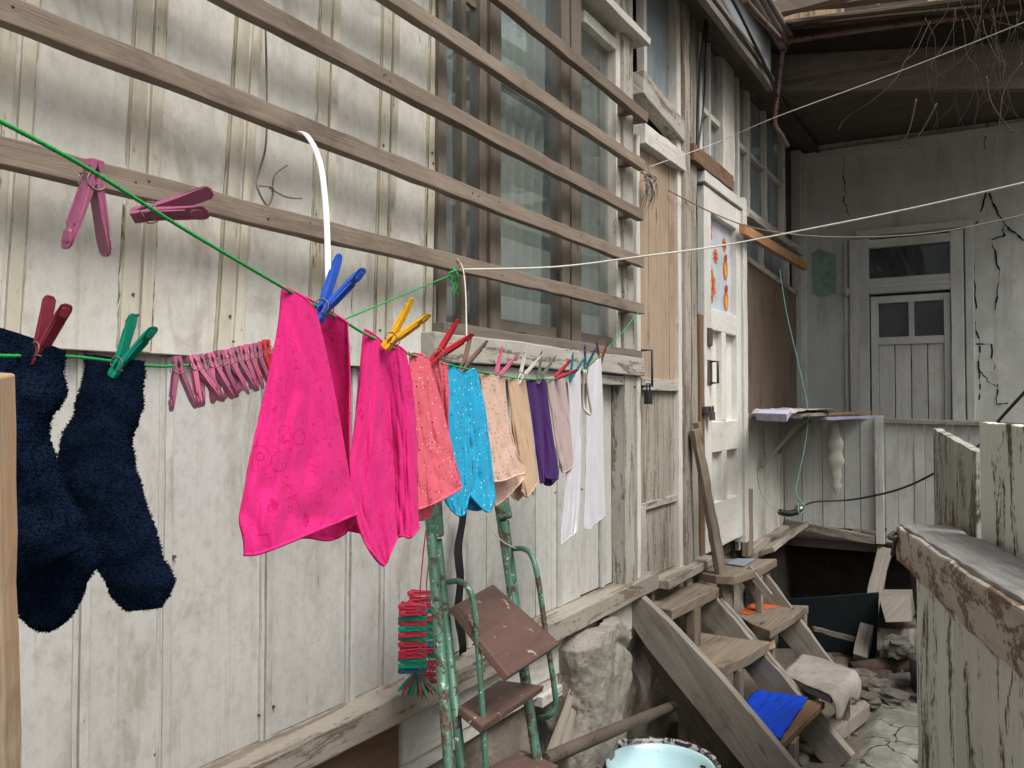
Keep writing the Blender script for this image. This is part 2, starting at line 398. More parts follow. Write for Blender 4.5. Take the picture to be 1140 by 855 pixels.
M['mint'] = m_paint('mint_paint', (.70, .71, .65), (.13, .09, .06), .45, .2, .08, (.26, .21, .14), .7, (.64, .66, .59), (2.4, 9), .12)
M['mint2'] = m_paint('pale_green_paint', (.42, .43, .38), (.13, .10, .065), .52, .8, .08, (.17, .14, .10), .65, None, (3, 12), .5)
M['captop'] = m_paint('cap_paint', (.56, .52, .45), (.25, .175, .115), .54, .6, .04, (.24, .18, .12), .8, (.46, .40, .33), (4, 10))
M['captopface'] = m_wood('cap_top_wood', (.37, .365, .36), (.25, .24, .225), (.11, .095, .08), .75, .05, False, .85, .6, (.52, .52, .50))
M['stake'] = m_wood('stake_wood', (.40, .33, .25), (.36, .20, .10), (.10, .07, .045), .8, .05)
M['slat'] = m_wood('slat_wood', (.25, .20, .158), (.175, .138, .108), (.07, .052, .04), .75, .13)
M['slatdark'] = m_wood('dark_slat_wood', (.185, .145, .115), (.13, .10, .08), (.04, .03, .025), .7, .1)
M['sash'] = m_wood('brown_sash_wood', (.18, .153, .126), (.128, .107, .087), (.055, .042, .03), .7, .12)
M['raw'] = m_wood('raw_orange_wood', (.41, .315, .235), (.32, .235, .165), (.17, .095, .05), .55, .1)
M['orange'] = m_wood('orange_plank_wood', (.46, .255, .125), (.33, .175, .085), (.10, .05, .03), .6, .05)
M['grey'] = m_wood('grey_weathered_wood', (.25, .225, .20), (.165, .145, .125), (.055, .045, .038), .7, .15)
M['tread'] = m_wood('tread_wood', (.245, .198, .15), (.148, .118, .09), (.06, .045, .033), .95, .15)
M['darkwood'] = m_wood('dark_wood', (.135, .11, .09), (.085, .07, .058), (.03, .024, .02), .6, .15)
M['brown'] = m_wood('brown_wood', (.20, .125, .08), (.135, .08, .05), (.045, .028, .02), .6, .1)
M['plywood'] = m_wood('brown_plywood', (.165, .118, .088), (.118, .084, .064), (.05, .036, .028), .75, .05, False)
M['redboard'] = m_wood('red_brown_board', (.135, .078, .065), (.10, .057, .048), (.06, .035, .03), .6, .08, False, .5, .2, (.42, .36, .32))
M['peach'] = m_paint('peach_plaster', (.62, .45, .27), (.30, .22, .14), .5, .6, .05, (.2, .14, .08))
M['stone'] = m_stone('plaster_stone', (.27, .25, .215), (.19, .175, .15), 6, 1.0)
M['foundation'] = m_stone('foundation_plaster', (.23, .20, .165), (.13, .11, .09), 4, 1.0)
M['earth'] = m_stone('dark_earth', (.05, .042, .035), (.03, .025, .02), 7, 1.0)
M['ground'] = m_stone('ground_dirt', (.12, .10, .08), (.075, .062, .05), 3, .9, moss=(.06, .065, .03))
M['slab'] = m_stone('paving_slab', (.23, .23, .205), (.145, .145, .13), 7, 1.1, crack=True, moss=(.10, .11, .06))
M['brick'] = m_stone('old_brick', (.085, .055, .045), (.055, .04, .035), 14, .8)
M['rubble'] = m_stone('rubble_stone', (.13, .12, .105), (.075, .067, .058), 9, .9)
M['lino'] = m_stone('grey_lino', (.29, .265, .245), (.215, .195, .18), 7, .3, rough=.75)
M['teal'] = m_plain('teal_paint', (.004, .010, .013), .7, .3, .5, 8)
M['green_metal'] = m_metal('green_metal', (.075, .19, .135), (.12, .075, .05), .48, .45, .5, (.62, .62, .55))
M['rust'] = m_metal('rusty_iron', (.10, .078, .064), (.07, .052, .042), .25, .75, .3)
M['pipe'] = m_metal('brown_pipe', (.17, .11, .10), (.09, .05, .04), .4, .7, .3)
M['iron'] = m_metal('dark_iron', (.05, .05, .05), (.08, .05, .035), .4, .5, .5)
M['steel'] = m_metal('dull_steel', (.30, .29, .27), (.12, .08, .05), .2, .35, .8); M['steel'].node_tree.nodes['Principled BSDF'].inputs['Metallic'].default_value = .8
M['zinc'] = m_plain('zinc_sheet', (.36, .38, .40), .5, .5, .4, 3)
M['glass'] = m_glass('old_glass', (.90, .93, .92), 1.9, .10, .35)
M['glassdark'] = m_glass('upper_glass', (.6, .68, .70), 1.2, .75, .3)
M['curtain'] = m_fabric('net_curtain', (.74, .78, .72), 500, None, .9, .1, trans=.15)
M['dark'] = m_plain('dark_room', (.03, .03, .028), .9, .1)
M['black'] = m_plain('black_cloth', (.02, .02, .022), .9, .2)
M['rope'] = m_plain('rope_green', (.02, .33, .075), .7, .3, .5, 300)
M['whiteline'] = m_plain('white_line', (.62, .60, .54), .7, .3, .4, 200)
M['mintline'] = m_plain('mint_string', (.20, .46, .38), .7, .3, .3, 200)
M['strap'] = m_plain('white_strap', (.72, .74, .78), .35, .5, .1, 40)
M['wire'] = m_plain('rusty_wire', (.20, .16, .11), .7, .4, .5, 200)
M['cable'] = m_plain('black_cable', (.02, .02, .022), .5, .4)
M['hessian'] = m_fabric('hessian', (.27, .24, .19), 400, None, .95, .1)
M['glassfar'] = m_glass('far_glass', (.4, .45, .46), .7, .16, .2)
M['paper'] = m_plain('old_paper', (.55, .52, .50), .8, .2, .6, 25)
M['lilac'] = m_plain('lilac_paper', (.42, .42, .55), .8, .2, .6, 40)

# ---------------------------------------------------------------- ground
def flat_grid(x0, x1, y0, y1, nx, ny, z, amp, fr, seed=0, hole=None):
    P = []
    for i in range(nx + 1):
        x = x0 + (x1 - x0) * i / nx
        P.append([Vector((x, y0 + (y1 - y0) * j / ny, z + amp * mn.fractal(Vector((x * fr, (y0 + (y1 - y0) * j / ny) * fr, seed)), 1, 2, 4))) for j in range(ny + 1)])
    return P
mb = MB(); mb.grid([[Vector((x, y, -.035)) for y in (-80, -20, -5, 2, 8, 20, 90)] for x in (-80, -20, -3, 2, 6, 20, 80)], False)
struct(mb.build('ground', M['ground'], origin=(0, 0, 0)))
mb = MB(); mb.grid(flat_grid(-.1, 3.2, .5, 6.5, 110, 200, -.005, .03, 5, 2), True)
struct(mb.build('soil', M['ground'], origin=(0, 0, 0)))
# cracked stone paving, sinking into the soil at its uneven edges
mb = MB(); P = []
for i in range(121):
    x = .62 + 1.9 * i / 120; row = []
    for j in range(161):
        y_ = 2.2 + 2.75 * j / 160; e = min((x - .62) / .3, (4.95 - y_) / .35, 1) - .25 * (1 + mn.fractal(Vector((x * 3, y_ * 3, 4)), 1, 2, 3)); cell = mn.cell(Vector((x * 3.1 + .8 * mn.noise(Vector((y_ * 2, x, 0))), y_ * 2.7 + .8 * mn.noise(Vector((x * 2, y_, 5))), 0)))
        row.append(Vector((x, y_, -.03 + .055 * max(0, min(1, e * 3)) + .010 * cell + .004 * mn.noise(Vector((x * 20, y_ * 20, 0))))))
    P.append(row)
mb.grid(P); struct(mb.build('paving', M['slab'], origin=(0, 0, 0)))

# ---------------------------------------------------------------- the wooden house on the left
house = thing('wooden_house', 'long old wooden house with peeling cream and grey plank siding, windows and two doors', 'house', (0, 1.5, 0))
EY0 = -2.2
seams = [((166, 0), (146, 390)), ((277, 0), (252, 395)), ((366, 0), (351, 400)), ((434, 0), (424, 403)), ((486, 0), (478, 372))]
def seam_y(s, z):
    a = PX(*s[0]); b = PX(*s[1]); return b.y + (a.y - b.y) * (z - b.z) / (a.z - b.z)
ZB, ZT = 1.64, 3.6
tops = [seam_y(s, ZT) for s in seams]; bots = [seam_y(s, ZB) for s in seams]
y = bots[0] - .235; t_ = tops[0] - .235
while y > EY0: tops.insert(0, t_); bots.insert(0, y); y -= .235; t_ -= .235
mb = MB(); mt = MB()
for i in range(len(bots) - 1):
    xo = random.uniform(-.003, .003); n = 10; g = .0025
    for k in range(1):
        a0 = bots[i] + (bots[i + 1] - bots[i]) * k + g; a1 = bots[i] + (bots[i + 1] - bots[i]) * (k + 1) - g
        b0 = tops[i] + (tops[i + 1] - tops[i]) * k + g; b1 = tops[i] + (tops[i + 1] - tops[i]) * (k + 1) - g
        rag = random.uniform(-.004, .004); xk = xo + (.0015 if k else 0)
        mb.prism([(xk, a0, ZB + rag), (xk, a1, ZB + rag), (xk, b1, ZT), (xk, b0, ZT)], (-.02, 0, 0), (0, 0, 1))
for i in range(len(bots)):
    for dy, w_, xx in ((-.012, .030, .006), (.022, .022, .009)):
        mt.bar((xx / 2 + .001, bots[i] + dy, ZB + .004), (xx / 2 + .001, tops[i] + dy, ZT), w_, xx, (0, 1, 0), 22, .0007)
dm = MB()
for i in range(len(bots)):
    for dy in (-.031, .037):
        dm.bar((.0015, bots[i] + dy, ZB + .004), (.0015, tops[i] + dy, ZT), .005, .003, (0, 1, 0), 60, .0013)
dm.build('seam_dirt', m_paint('seam_dirt', (.46, .42, .33), (.15, .115, .075), .42, .9, .2), house)['kind'] = 'stuff'
mb.build('upper_siding', M['cream'], house, .0012); mt.build('siding_batten', M['batten'], house, .0015)
# lower siding
sy = [YW(p) for p in (106, 196, 309, 401, 438, 492, 530, 552, 575, 604, 628, 652, 676, 703)]
y = sy[0] - .26
while y > EY0: sy.insert(0, y); y -= .26
mb = MB(); mt = MB(); LX = -.028; ZS = .832
for i in range(len(sy) - 1):
    xk = LX + random.uniform(-.004, .004) * (2 if sy[i] > 1.8 else 1)
    mb.prism([(xk, sy[i] + .002, ZS), (xk, sy[i + 1] - .002, ZS), (xk, sy[i + 1] - .002, ZB + .02), (xk, sy[i] + .002, ZB + .02)], (-.02, 0, 0), (0, 0, 1))
    if sy[i] < 1.8: 
        mt.bar((LX + .003, sy[i], ZS), (LX + .003, sy[i] + .003, ZB), .016, .012, (0, 1, 0), 10, .001); mt.bar((LX + .002, sy[i] - .016, ZS), (LX + .002, sy[i] - .014, ZB), .008, .009, (0, 1, 0), 10, .001)
    elif i % 2: mt.bar((LX + .003, sy[i], ZS), (LX + .003, sy[i], ZB), .022, .014, (0, 1, 0), 10, .0015)
mb.build('lower_siding', M['greywhite'], house, .0012); mt.build('siding_bead', M['greywhite'], house, .0015)
# sheathing behind everything
mb = MB(); mb.box((-.09, EY0, ZS), (-.055, 1.86, 3.6)); mb.box((-.09, 1.86, ZS), (-.055, 3.3, ZB + .03)); mb.build('sheathing', M['darkwood'], house)
nh = MB(); rn = random.Random(11)
for k in range(48):
    up_ = k % 2; i = rn.randrange(len(bots) - 5, len(bots)) if up_ else rn.randrange(len(sy) - 13, len(sy) - 1)
    yy = (bots[i] + .005 + rn.uniform(-.02, .02)) if up_ else sy[i] + rn.choice((-.02, .02)); zz_ = rn.choice((1.70, 2.2, 2.62, 3.0)) + rn.uniform(-.05, .05) if up_ else rn.choice((.88, 1.25, 1.58)) + rn.uniform(-.02, .02)
    if yy < .3: continue
    x_ = .0095 if up_ else LX + .005; nh.prism([(x_, yy + .003 * math.cos(a_), zz_ + .003 * math.sin(a_)) for a_ in [q_ * 1.0472 for q_ in range(6)]], (-.008, 0, 0), (0, 0, 1))
nh.split('nail_head', M['rust'], house)
# base ledge, skirting boards
YC = 3.27
mb = MB()
mb.bar((.012, EY0, .797), (.012, 1.9, .797), .07, .085, (0, 0, 1), 30, .002); mb.bar((.014, 1.9, .795), (.014, 3.42, .795), .07, .09, (0, 0, 1), 14, .002)
mb.bar((.045, 3.425, .776), (.045, 4.10, .780), .038, .12, (0, 0, 1), 8, .002)
mb.split('base_ledge', M['ledge'], house, .004)
mb = MB(); mb.bar((-.005, 1.72, .69), (-.005, YC + .08, .69), .136, .03, (0, 0, 1), 18, .002); mb.bar((-.012, 1.72, .60), (-.012, YC, .60), .045, .03, (0, 0, 1), 18, .002); mb.split('skirting_board', M['cream'], house, .003)
mb = MB(); mb.bar((-.012, EY0, .67), (-.012, 1.71, .67), .17, .03, (0, 0, 1), 30, .003); mb.split('brown_skirting_board', M['brown'], house, .003)
# foundation, lumpy, with the vent left open
mb = MB()
def lump(y0, y1, z0, z1, x, seed, amp=.03):
    ny, nz = max(2, int((y1 - y0) / .03)), max(2, int((z1 - z0) / .03)); P = []
    for j in range(nz + 1):
        z = z0 + (z1 - z0) * j / nz
        P.append([Vector((x + amp * mn.fractal(Vector((y0 + (y1 - y0) * i / ny, z, seed)) * 5, 1, 2, 5), y0 + (y1 - y0) * i / ny, z)) for i in range(ny + 1)])
    mb.grid(P, True)
V0, V1 = YW(598) + .02, YW(652)
lump(EY0, V0, -.05, .6, -.03, 1); lump(V1, 5.0, -.05, .76, -.05, 4, .05); lump(V0, V1, -.05, .16, -.03, 1); lump(5.0, 6.6, -.05, .7, -.06, 7, .05)
mb.build('foundation', M['foundation'], house)
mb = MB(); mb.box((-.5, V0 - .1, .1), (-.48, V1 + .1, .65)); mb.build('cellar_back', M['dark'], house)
mb = MB(); vb = .14
mb.bar((-.005, V1 - .03, vb), (-.005, V1 - .03, .58), .025, .04, (0, 1, 0)); mb.bar((-.005, V1 - .075, vb), (-.01, V1 - .075, .58), .014, .03, (0, 1, 0)); mb.bar((-.0, V0 - .02, .565), (-.0, V1, .565), .035, .04, (0, 0, 1))
mb.split('vent_frame', M['frame'], house, .002)
# ---- the big window
wy0, wy1 = bots[-1] + .005, YC; WZ = 1.745
win = thing('window', None, None, (0, wy0 - 1.5, WZ), parent=house)
def vy(px, x): return YW(px, x)
mb = MB()
for pa, pb, xf, th in ((488, 497, .02, .06), (514, 519, 0, .035), (534, 544, .005, .05), (546, 558, .018, .05), (626, 635, .018, .05), (637, 648, .008, .045)):
    a, b = vy(pa, xf), vy(pb, xf); mb.bar((xf - th / 2, (a + b) / 2, WZ + .02), (xf - th / 2, (a + b) / 2, 3.56), b - a, th, (0, 1, 0), 16, .0015)
for pa, pb, z, h_, xf in ((558, 627, WZ + .045, .055, -.004), (648, 689, WZ + .045, .055, -.004), (497, 534, WZ + .02, .025, -.006), (559, 626, 2.57, .022, -.008), (519, 534, 2.75, .02, -.008)):
    mb.bar((xf - .015, vy(pa, xf), z), (xf - .015, vy(pb, xf), z), h_, .03, (0, 0, 1), 6, .001)
mb.bar((.012, wy0, WZ + .012), (.012, wy1, WZ + .012), .03, .07, (0, 0, 1), 12, .0015)
mb.build('window_frame', M['sash'], win, .002)
mb = MB()
for pa, pb, xf, th in ((687, 693, .015, .05), (697, 704, .02, .05)):
    a, b = vy(pa, xf), vy(pb, xf); mb.bar((xf - th / 2, (a + b) / 2, WZ + .02), (xf - th / 2, (a + b) / 2, 3.56), b - a, th, (0, 1, 0), 16, .0015)
mb.bar((-.005, vy(648, 0), 3.0), (-.005, vy(690, 0), 3.0), .045, .04, (0, 0, 1), 6, .001); mb.bar((.03, vy(645, 0), 3.075), (.03, vy(706, 0), 3.075), .03, .10, (0, 0, 1), 6, .002)
mb.split('casing', M['frame'], win, .002)
for k, (pa, pb, za, zb) in enumerate(((497, 514, WZ + .03, 3.56), (519, 534, WZ + .03, 3.56), (558, 626, WZ + .07, 3.56), (648, 688, WZ + .07, 3.56))):
    xx = -.012 - .004 * (k % 2); tw = (.0, .004, .009, -.006)[k]
    ya, yb = vy(pa, xx) - .01, vy(pb, xx) + .01
    mb = MB(); mb.prism([(xx, ya, za), (xx + tw, yb, za), (xx + tw, yb, zb), (xx + tw * .3, ya, zb)], (-.003, 0, 0), (0, 0, 1)); mb.build('pane', M['glass'], win)
mb = MB(); P = []
for j in range(14):
    z = WZ - .03 + (3.6 - WZ) * j / 13
    row = []
    for i in range(241):
        y_ = wy0 - .02 + (wy1 - wy0 + .04) * i / 240; f = .6 + .4 * mn.noise(Vector((y_ * 2.1, 0, 3)))
        row.append(Vector((-.085 + .026 * math.sin(y_ * 95 + 2.5 * mn.noise(Vector((y_ * 4, z * .4, 0)))) * f + .03 * mn.noise(Vector((y_ * 5, z * .5, 8))), y_, z)))
    P.append(row)
mb.grid(P); mb.build('curtain', M['curtain'], win, solid=.001)
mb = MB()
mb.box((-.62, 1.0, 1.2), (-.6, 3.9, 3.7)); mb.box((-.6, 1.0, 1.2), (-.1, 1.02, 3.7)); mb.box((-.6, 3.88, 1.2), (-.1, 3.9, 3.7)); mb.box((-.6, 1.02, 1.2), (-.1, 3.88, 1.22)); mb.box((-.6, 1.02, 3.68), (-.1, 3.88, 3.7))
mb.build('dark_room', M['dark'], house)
mb = MB()
mb.bar((.012, wy0 - .04, 1.706), (.012, YC + .02, 1.706), .075, .075, (0, 0, 1), 16, .003)
mb.bar((.004, 2.0, 1.645), (.004, YC, 1.645), .04, .05, (0, 0, 1), 14, .003)
mb.split('window_sill', M['sill'], house, .004)
# ---- posts
mb = MB()
y0, y1 = YW(702, .05), YW(710, .05); mb.bar((.002, (y0 + y1) / 2 - .004, .78), (.002, (y0 + y1) / 2 - .004, 3.56), y1 - y0 + .02, .06, (0, 1, 0), 26, .002)
mb.build('corner_post', M['sill'], house, .003)
mb = MB()
for pa, pb, xf, th in ((764, 770, .06, .09), (771, 777, .035, .06)):
    a, b = YW(pa, xf), YW(pb, xf); mb.bar((xf - th / 2, (a + b) / 2, .60), (xf - th / 2, (a + b) / 2, 3.56), b - a, th, (0, 1, 0), 26, .003)
mb.split('weathered_post', M['ledge'], house, .003)
mb = MB(); a, b = YW(777, .03), YW(780, .03); mb.bar((.02, (a + b) / 2, .70), (.02, (a + b) / 2, 2.0), b - a + .02, .05, (0, 1, 0), 12, .002); mb.build('brown_jamb', M['brown'], house, .002)
# ---- door one: raw planks above, grey peeled planks below
D0, D1 = YW(711, .02), YW(756, .02)
door = thing('door', None, None, (0, (D0 + D1) / 2 - 1.5, .8), parent=house)
mb = MB(); n = 4
for i in range(n):
    a = D0 + (D1 - D0) * i / n; b = D0 + (D1 - D0) * (i + 1) / n
    mb.bar((.008 + .002 * (i % 2), (a + b) / 2, 1.66), (.008 + .002 * (i % 2), (a + b) / 2, 2.72), b - a - .003, .02, (0, 1, 0), 12, .001)
mb.build('raw_planks', M['raw'], door, .0015)['label'] = 'unpainted orange pine upper planks'
mb = MB(); ZR = 1.635
for i in range(5):
    a = D0 + (D1 - D0) * i / 5; b = D0 + (D1 - D0) * (i + 1) / 5
    mb.bar((.006, (a + b) / 2, 1.12), (.006, (a + b) / 2, 1.64), b - a - .003, .02, (0, 1, 0), 8, .001)
mb.bar((.004, (D0 + D1) / 2, .80), (.004, (D0 + D1) / 2, 1.11), D1 - D0, .018, (0, 1, 0), 8, .001)
mb.build('lower_panel', M['ledge'], door, .0015)
mb = MB()
mb.bar((.022, D0, ZR), (.022, D1, ZR), .05, .03, (0, 0, 1), 6, .001); mb.bar((.018, D0, 1.115), (.018, D1, 1.115), .03, .02, (0, 0, 1), 6, .001)
mb.bar((.022, D0 + .012, .8), (.022, D0 + .012, 1.12), .05, .03, (0, 1, 0)); 
mb.split('door_rail', M['sill'], door, .002)
def handle(parent, mat, y, z0, z1, x0=.03, out=.05, r=.006):
    m_ = MB(); m_.tube([(x0, y, z0), (x0 + out, y, z0), (x0 + out, y, z1), (x0, y, z1)], r, 8, res=8, cat=False); return m_.build('handle', mat, parent)
yh = YW(716, .04); handle(door, M['iron'], yh, ZW(716, 430, .04), ZW(716, 390, .04), .02, .06, .006)
pl = MB(); zz = ZW(714, 430, .04); pl.box((.055, yh - .03, zz - .075), (.075, yh + .02, zz - .02)); pl.tube([(.065, yh - .022, zz - .025), (.065, yh - .022, zz + .01), (.065, yh + .012, zz + .01), (.065, yh + .012, zz - .025)], .004, 8, cat=False)
pl.build('padlock', M['cable'], door, .004)
mb = MB()
for pa, pb, xf, th, z0, z1 in ((756, 763, .04, .06, .7, 3.56), (710, 713.5, .035, .05, .78, 2.68)):
    a, b = YW(pa, xf), YW(pb, xf); mb.bar((xf - th / 2, (a + b) / 2, z0), (xf - th / 2, (a + b) / 2, z1), b - a, th, (0, 1, 0), 20, .002)
za, zb = ZW(716, 148, .05), ZW(757, 178, .05)
mb.bar((.03, D0 - .01, za), (.03, D1 + .0, zb), .085, .06, (0, 0, 1), 6, .002)
mb.build('door_frame', M['frame'], house, .003)
# ---- upper beam and upper windows
mb = MB(); mb.bar((.03, D0 - .04, 2.90), (.02, D1 + .08, 2.83), .10, .07, (0, 0, 1), 8, .003); mb.build('upper_beam', M['sill'], house, .004)
mb = MB(); a, b = YW(773, .06), YW(818, .06); mb.bar((.03, a, 2.775), (.03, b, 2.775), .085, .07, (0, 0, 1), 8, .003); mb.build('brown_lintel', M['brown'], house, .003)
def upper_window(parent, y0, y1, z0, z1, muls, rails, xf, mat):
    w_ = thing('upper_window', None, None, (0, y0 - 1.5, z0), parent=parent)
    f = MB()
    for yy, ww in muls: f.bar((xf, yy, z0), (xf, yy, z1), ww, .035, (0, 1, 0), 10, .0015)
    for zz_, hh in rails: f.bar((xf - .004, y0, zz_), (xf - .004, y1, zz_), hh, .03, (0, 0, 1), 6, .0015)
    f.build('window_frame', mat, w_, .002)
    g_ = MB(); g_.prism([(xf - .02, y0, z0), (xf - .02, y1, z0), (xf - .016, y1, z1), (xf - .02, y0, z1)], (-.003, 0, 0), (0, 0, 1)); g_.build('pane', M['glassdark'], w_)
upper_window(house, YW(712), YW(758), 2.88, 3.56, ((YW(713), .035), (YW(757), .03)), ((2.90, .03),), .012, M['frame'])
upper_window(house, YW(777), YW(804), 2.80, 3.50, ((YW(778.5), .04), (YW(789), .025), (YW(804), .05)), ((3.09, .03), (2.83, .03)), .0, M['frame'])
upper_window(house, YW(820), YW(873), 2.70, 3.48, ((YW(821), .04), (YW(833), .035), (YW(852), .04), (YW(872), .07)), ((3.09, .03), (2.73, .035)), .0, M['frame'])
upper_window(house, YW(826), YW(880), 2.40, 2.64, ((YW(827), .03), (YW(850), .03), (YW(878), .05)), ((2.62, .03),), -.01, M['frame'])
mb = MB(); a, b = YW(805, .02), YW(818, .02); mb.bar((.005, (a + b) / 2, 2.82), (.005, (a + b) / 2, 3.5), b - a, .05, (0, 1, 0), 10, .002); mb.build('white_pier', M['frame'], house, .003)
mb = MB(); mb.bar((.03, YW(820), 2.665), (.03, YW(884), 2.665), .05, .10, (0, 0, 1), 8, .003); mb.build('upper_sill', M['sill'], house, .003)
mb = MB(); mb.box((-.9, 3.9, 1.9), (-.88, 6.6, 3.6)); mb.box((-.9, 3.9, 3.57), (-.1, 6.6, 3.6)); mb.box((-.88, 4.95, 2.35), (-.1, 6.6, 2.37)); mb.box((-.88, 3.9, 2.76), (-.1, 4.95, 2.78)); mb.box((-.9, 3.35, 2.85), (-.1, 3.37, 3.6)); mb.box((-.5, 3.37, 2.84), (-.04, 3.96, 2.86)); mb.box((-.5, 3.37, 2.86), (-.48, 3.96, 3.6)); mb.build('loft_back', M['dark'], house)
# ---- white door
E0, E1 = YW(781, .03), YW(822, .03); ZD0, ZD1 = .80, 2.66
d2 = thing('white_door', None, None, (0, (E0 + E1) / 2 - 1.5, ZD0), parent=house)
W_ = E1 - E0; pz0, pz1 = 2.045, 2.53; st = .11
mb = MB()
mb.bar((.03, E0 + st * .5, ZD0), (.03, E0 + st * .5, ZD1), st, .04, (0, 1, 0), 18, .001); mb.bar((.03, E1 - st * .4, ZD0), (.03, E1 - st * .4, ZD1), st * .8, .04, (0, 1, 0), 18, .001)
for z, h_ in ((ZD1 - .06, .12), (1.99, .11), (1.38, .16), (ZD0 + .12, .24)): mb.bar((.029, E0 + st, z), (.029, E1 - st * .8, z), h_, .038, (0, 0, 1), 5, .001)
mb.bar((.029, (E0 + E1) / 2, 1.46), (.029, (E0 + E1) / 2, 1.935), .07, .038, (0, 1, 0), 6, .001); mb.bar((.029, (E0 + E1) / 2, 1.04), (.029, (E0 + E1) / 2, 1.30), .08, .038, (0, 1, 0), 6, .001)
mb.build('door_stiles', M['whitedoor'], d2, .004)
mb = MB(); mb.box((.002, E0 + st - .01, ZD0 + .2), (.014, E1 - st * .8 + .01, 1.95)); mb.build('door_panel', M['whitedoor'], d2)
# patterned glazing of the white door: pale film with orange flowers and vases
def film():
    t = NT('flower_film'); o = t.obj
    base = t.mix(t.ramp(t.noise(o, 9, 3), .4, .6), (.50, .55, .60), (.38, .45, .53))
    wv = t.t.nodes.new('ShaderNodeTexWave'); t.L(t.map(o, (1, 1, 1)), wv.inputs[0]); wv.inputs['Scale'].default_value = 22; wv.bands_direction = 'Z'; wv.inputs['Distortion'].default_value = 1
    base = t.mix(t.ramp(wv.outputs[1], .7, .95), base, (.58, .62, .66)); return t.done(base, .3, .5)
M['film'] = film(); M['flower_o'] = m_plain('flower_orange', (.58, .15, .03), .4, .4, .2, 60); M['flower_y'] = m_plain('flower_yellow', (.62, .33, .06), .4, .4, .2, 60); M['flower_r'] = m_plain('flower_red', (.38, .04, .03), .4, .4, .2, 60)
mb = MB(); mb.box((.006, E0 + st - .005, pz0 - .01), (.014, E1 - st * .8 + .005, pz1 + .015)); fp = mb.build('glazing', M['film'], d2)
def disc(mb, y, z, ry, rz, x, n=14, wob=0): mb.prism([(x, y + ry * math.cos(2 * math.pi * i / n) * (1 + wob * (i % 2)), z + rz * math.sin(2 * math.pi * i / n) * (1 + wob * (i % 2))) for i in range(n)], (-.001, 0, 0), (0, 0, 1))
a, b, c = MB(), MB(), MB(); gy0, gy1 = E0 + st, E1 - st * .8
for u, v, s, k in ((.12, .86, .075, 'f'), (.2, .28, .09, 'f'), (.4, .62, .04, 'f'), (.74, .80, .04, 'f'), (.78, .52, .06, 'v'), (.80, .17, .06, 'v'), (.15, .45, .045, 'f'), (.16, .12, .045, 'f')):
    yy = gy0 + (gy1 - gy0) * u; zz_ = pz0 + (pz1 - pz0) * v
    if k == 'f': disc(a, yy, zz_, s * .8, s * .8, .0165, 16, .35); disc(c, yy, zz_, s * .4, s * .4, .018, 12, .3); disc(b, yy, zz_, s * .18, s * .2, .0195)
    else: disc(a, yy, zz_, s * .75, s * 1.0, .0165); disc(b, yy, zz_ - .01, s * .45, s * .6, .018); disc(c, yy, zz_ + s * 1.1, s * .35, s * .3, .0195, 10, .3)
a.split('flower_print', M['flower_o'], fp); b.split('flower_print', M['flower_y'], fp); c.split('flower_print', M['flower_r'], fp)
handle(d2, M['iron'], E0 + .065, ZW(788, 426, .06), ZW(788, 402, .06), .05, .045, .007)
mb = MB(); mb.box((.05, E0 + .03, ZW(784, 384, .05)), (.062, E0 + .09, ZW(784, 364, .05))); mb.box((.05, E0 + .03, ZW(784, 428, .05)), (.056, E0 + .10, ZW(784, 400, .05))); mb.split('lock_plate', M['rust'], d2, .002)
mb = MB(); zl = ZW(780, 457, .06); mb.box((.05, E0 - .05, zl - .015), (.07, E0 + .08, zl + .02)); mb.build('hasp', M['iron'], d2, .002)
mb = MB(); mb.box((.07, E0 - .01, zl - .05), (.09, E0 + .035, zl - .008)); mb.tube([(.08, E0 - .002, zl - .01), (.08, E0 - .002, zl + .02), (.08, E0 + .027, zl + .02), (.08, E0 + .027, zl - .01)], .004, 8, cat=False); mb.build('padlock', M['steel'], d2, .003)
mb = MB(); mb.bar((.03, E1 + .045, .76), (.03, E1 + .045, 2.74), .07, .07, (0, 1, 0), 20, .002); mb.bar((.03, E0 - .02, 2.70), (.03, E1 + .01, 2.70), .055, .06, (0, 0, 1), 6, .002); mb.split('white_door_frame', M['whitedoor'], house, .003)
# ---- beyond the white door
X0 = E1 + .085
mb = MB(); mb.prism([(.012, X0, 1.50), (.012, 6.42, 1.50), (.012, 6.42, 2.36), (.012, X0, 2.42)], (-.012, 0, 0), (0, 0, 1)); mb.build('plywood_sheet', M['plywood'], house)
mb = MB(); mb.bar((.02, X0, 2.43), (.02, 6.42, 2.37), .03, .02, (0, 0, 1), 8, .002); mb.bar((.02, 6.44, 1.5), (.02, 6.44, 2.4), .03, .03, (0, 1, 0)); mb.split('plywood_trim', M['sill'], house, .002)
mb = MB(); yy = X0; i = 0
while yy < 6.45:
    w_ = .21 + .03 * math.sin(i * 3); xk = .002 + .004 * (i % 2); mb.prism([(xk, yy, .70), (xk, yy + w_ - .004, .70), (xk, yy + w_ - .004, 1.5), (xk, yy, 1.5)], (-.02, 0, 0), (0, 0, 1)); yy += w_; i += 1
mb.build('dado_planks', M['cream'], house, .001)
mb = MB(); a, b = YW(829, .04), YW(837, .04); mb.bar((.03, (a + b) / 2, .66), (.03, (a + b) / 2, ZW(833, 545, .04)), .11, .04, (0, 1, 0), 6, .002); mb.build('brown_stud', M['tread'], house, .003)
mb = MB(); mb.box((-.06, 4.9, 1.5), (-.03, 6.6, 2.4)); mb.box((-.06, 3.35, .7), (-.03, 5.0, 2.8)); mb.box((-.06, 4.9, .6), (-.03, 6.6, 1.5)); mb.build('sheathing', M['darkwood'], house)
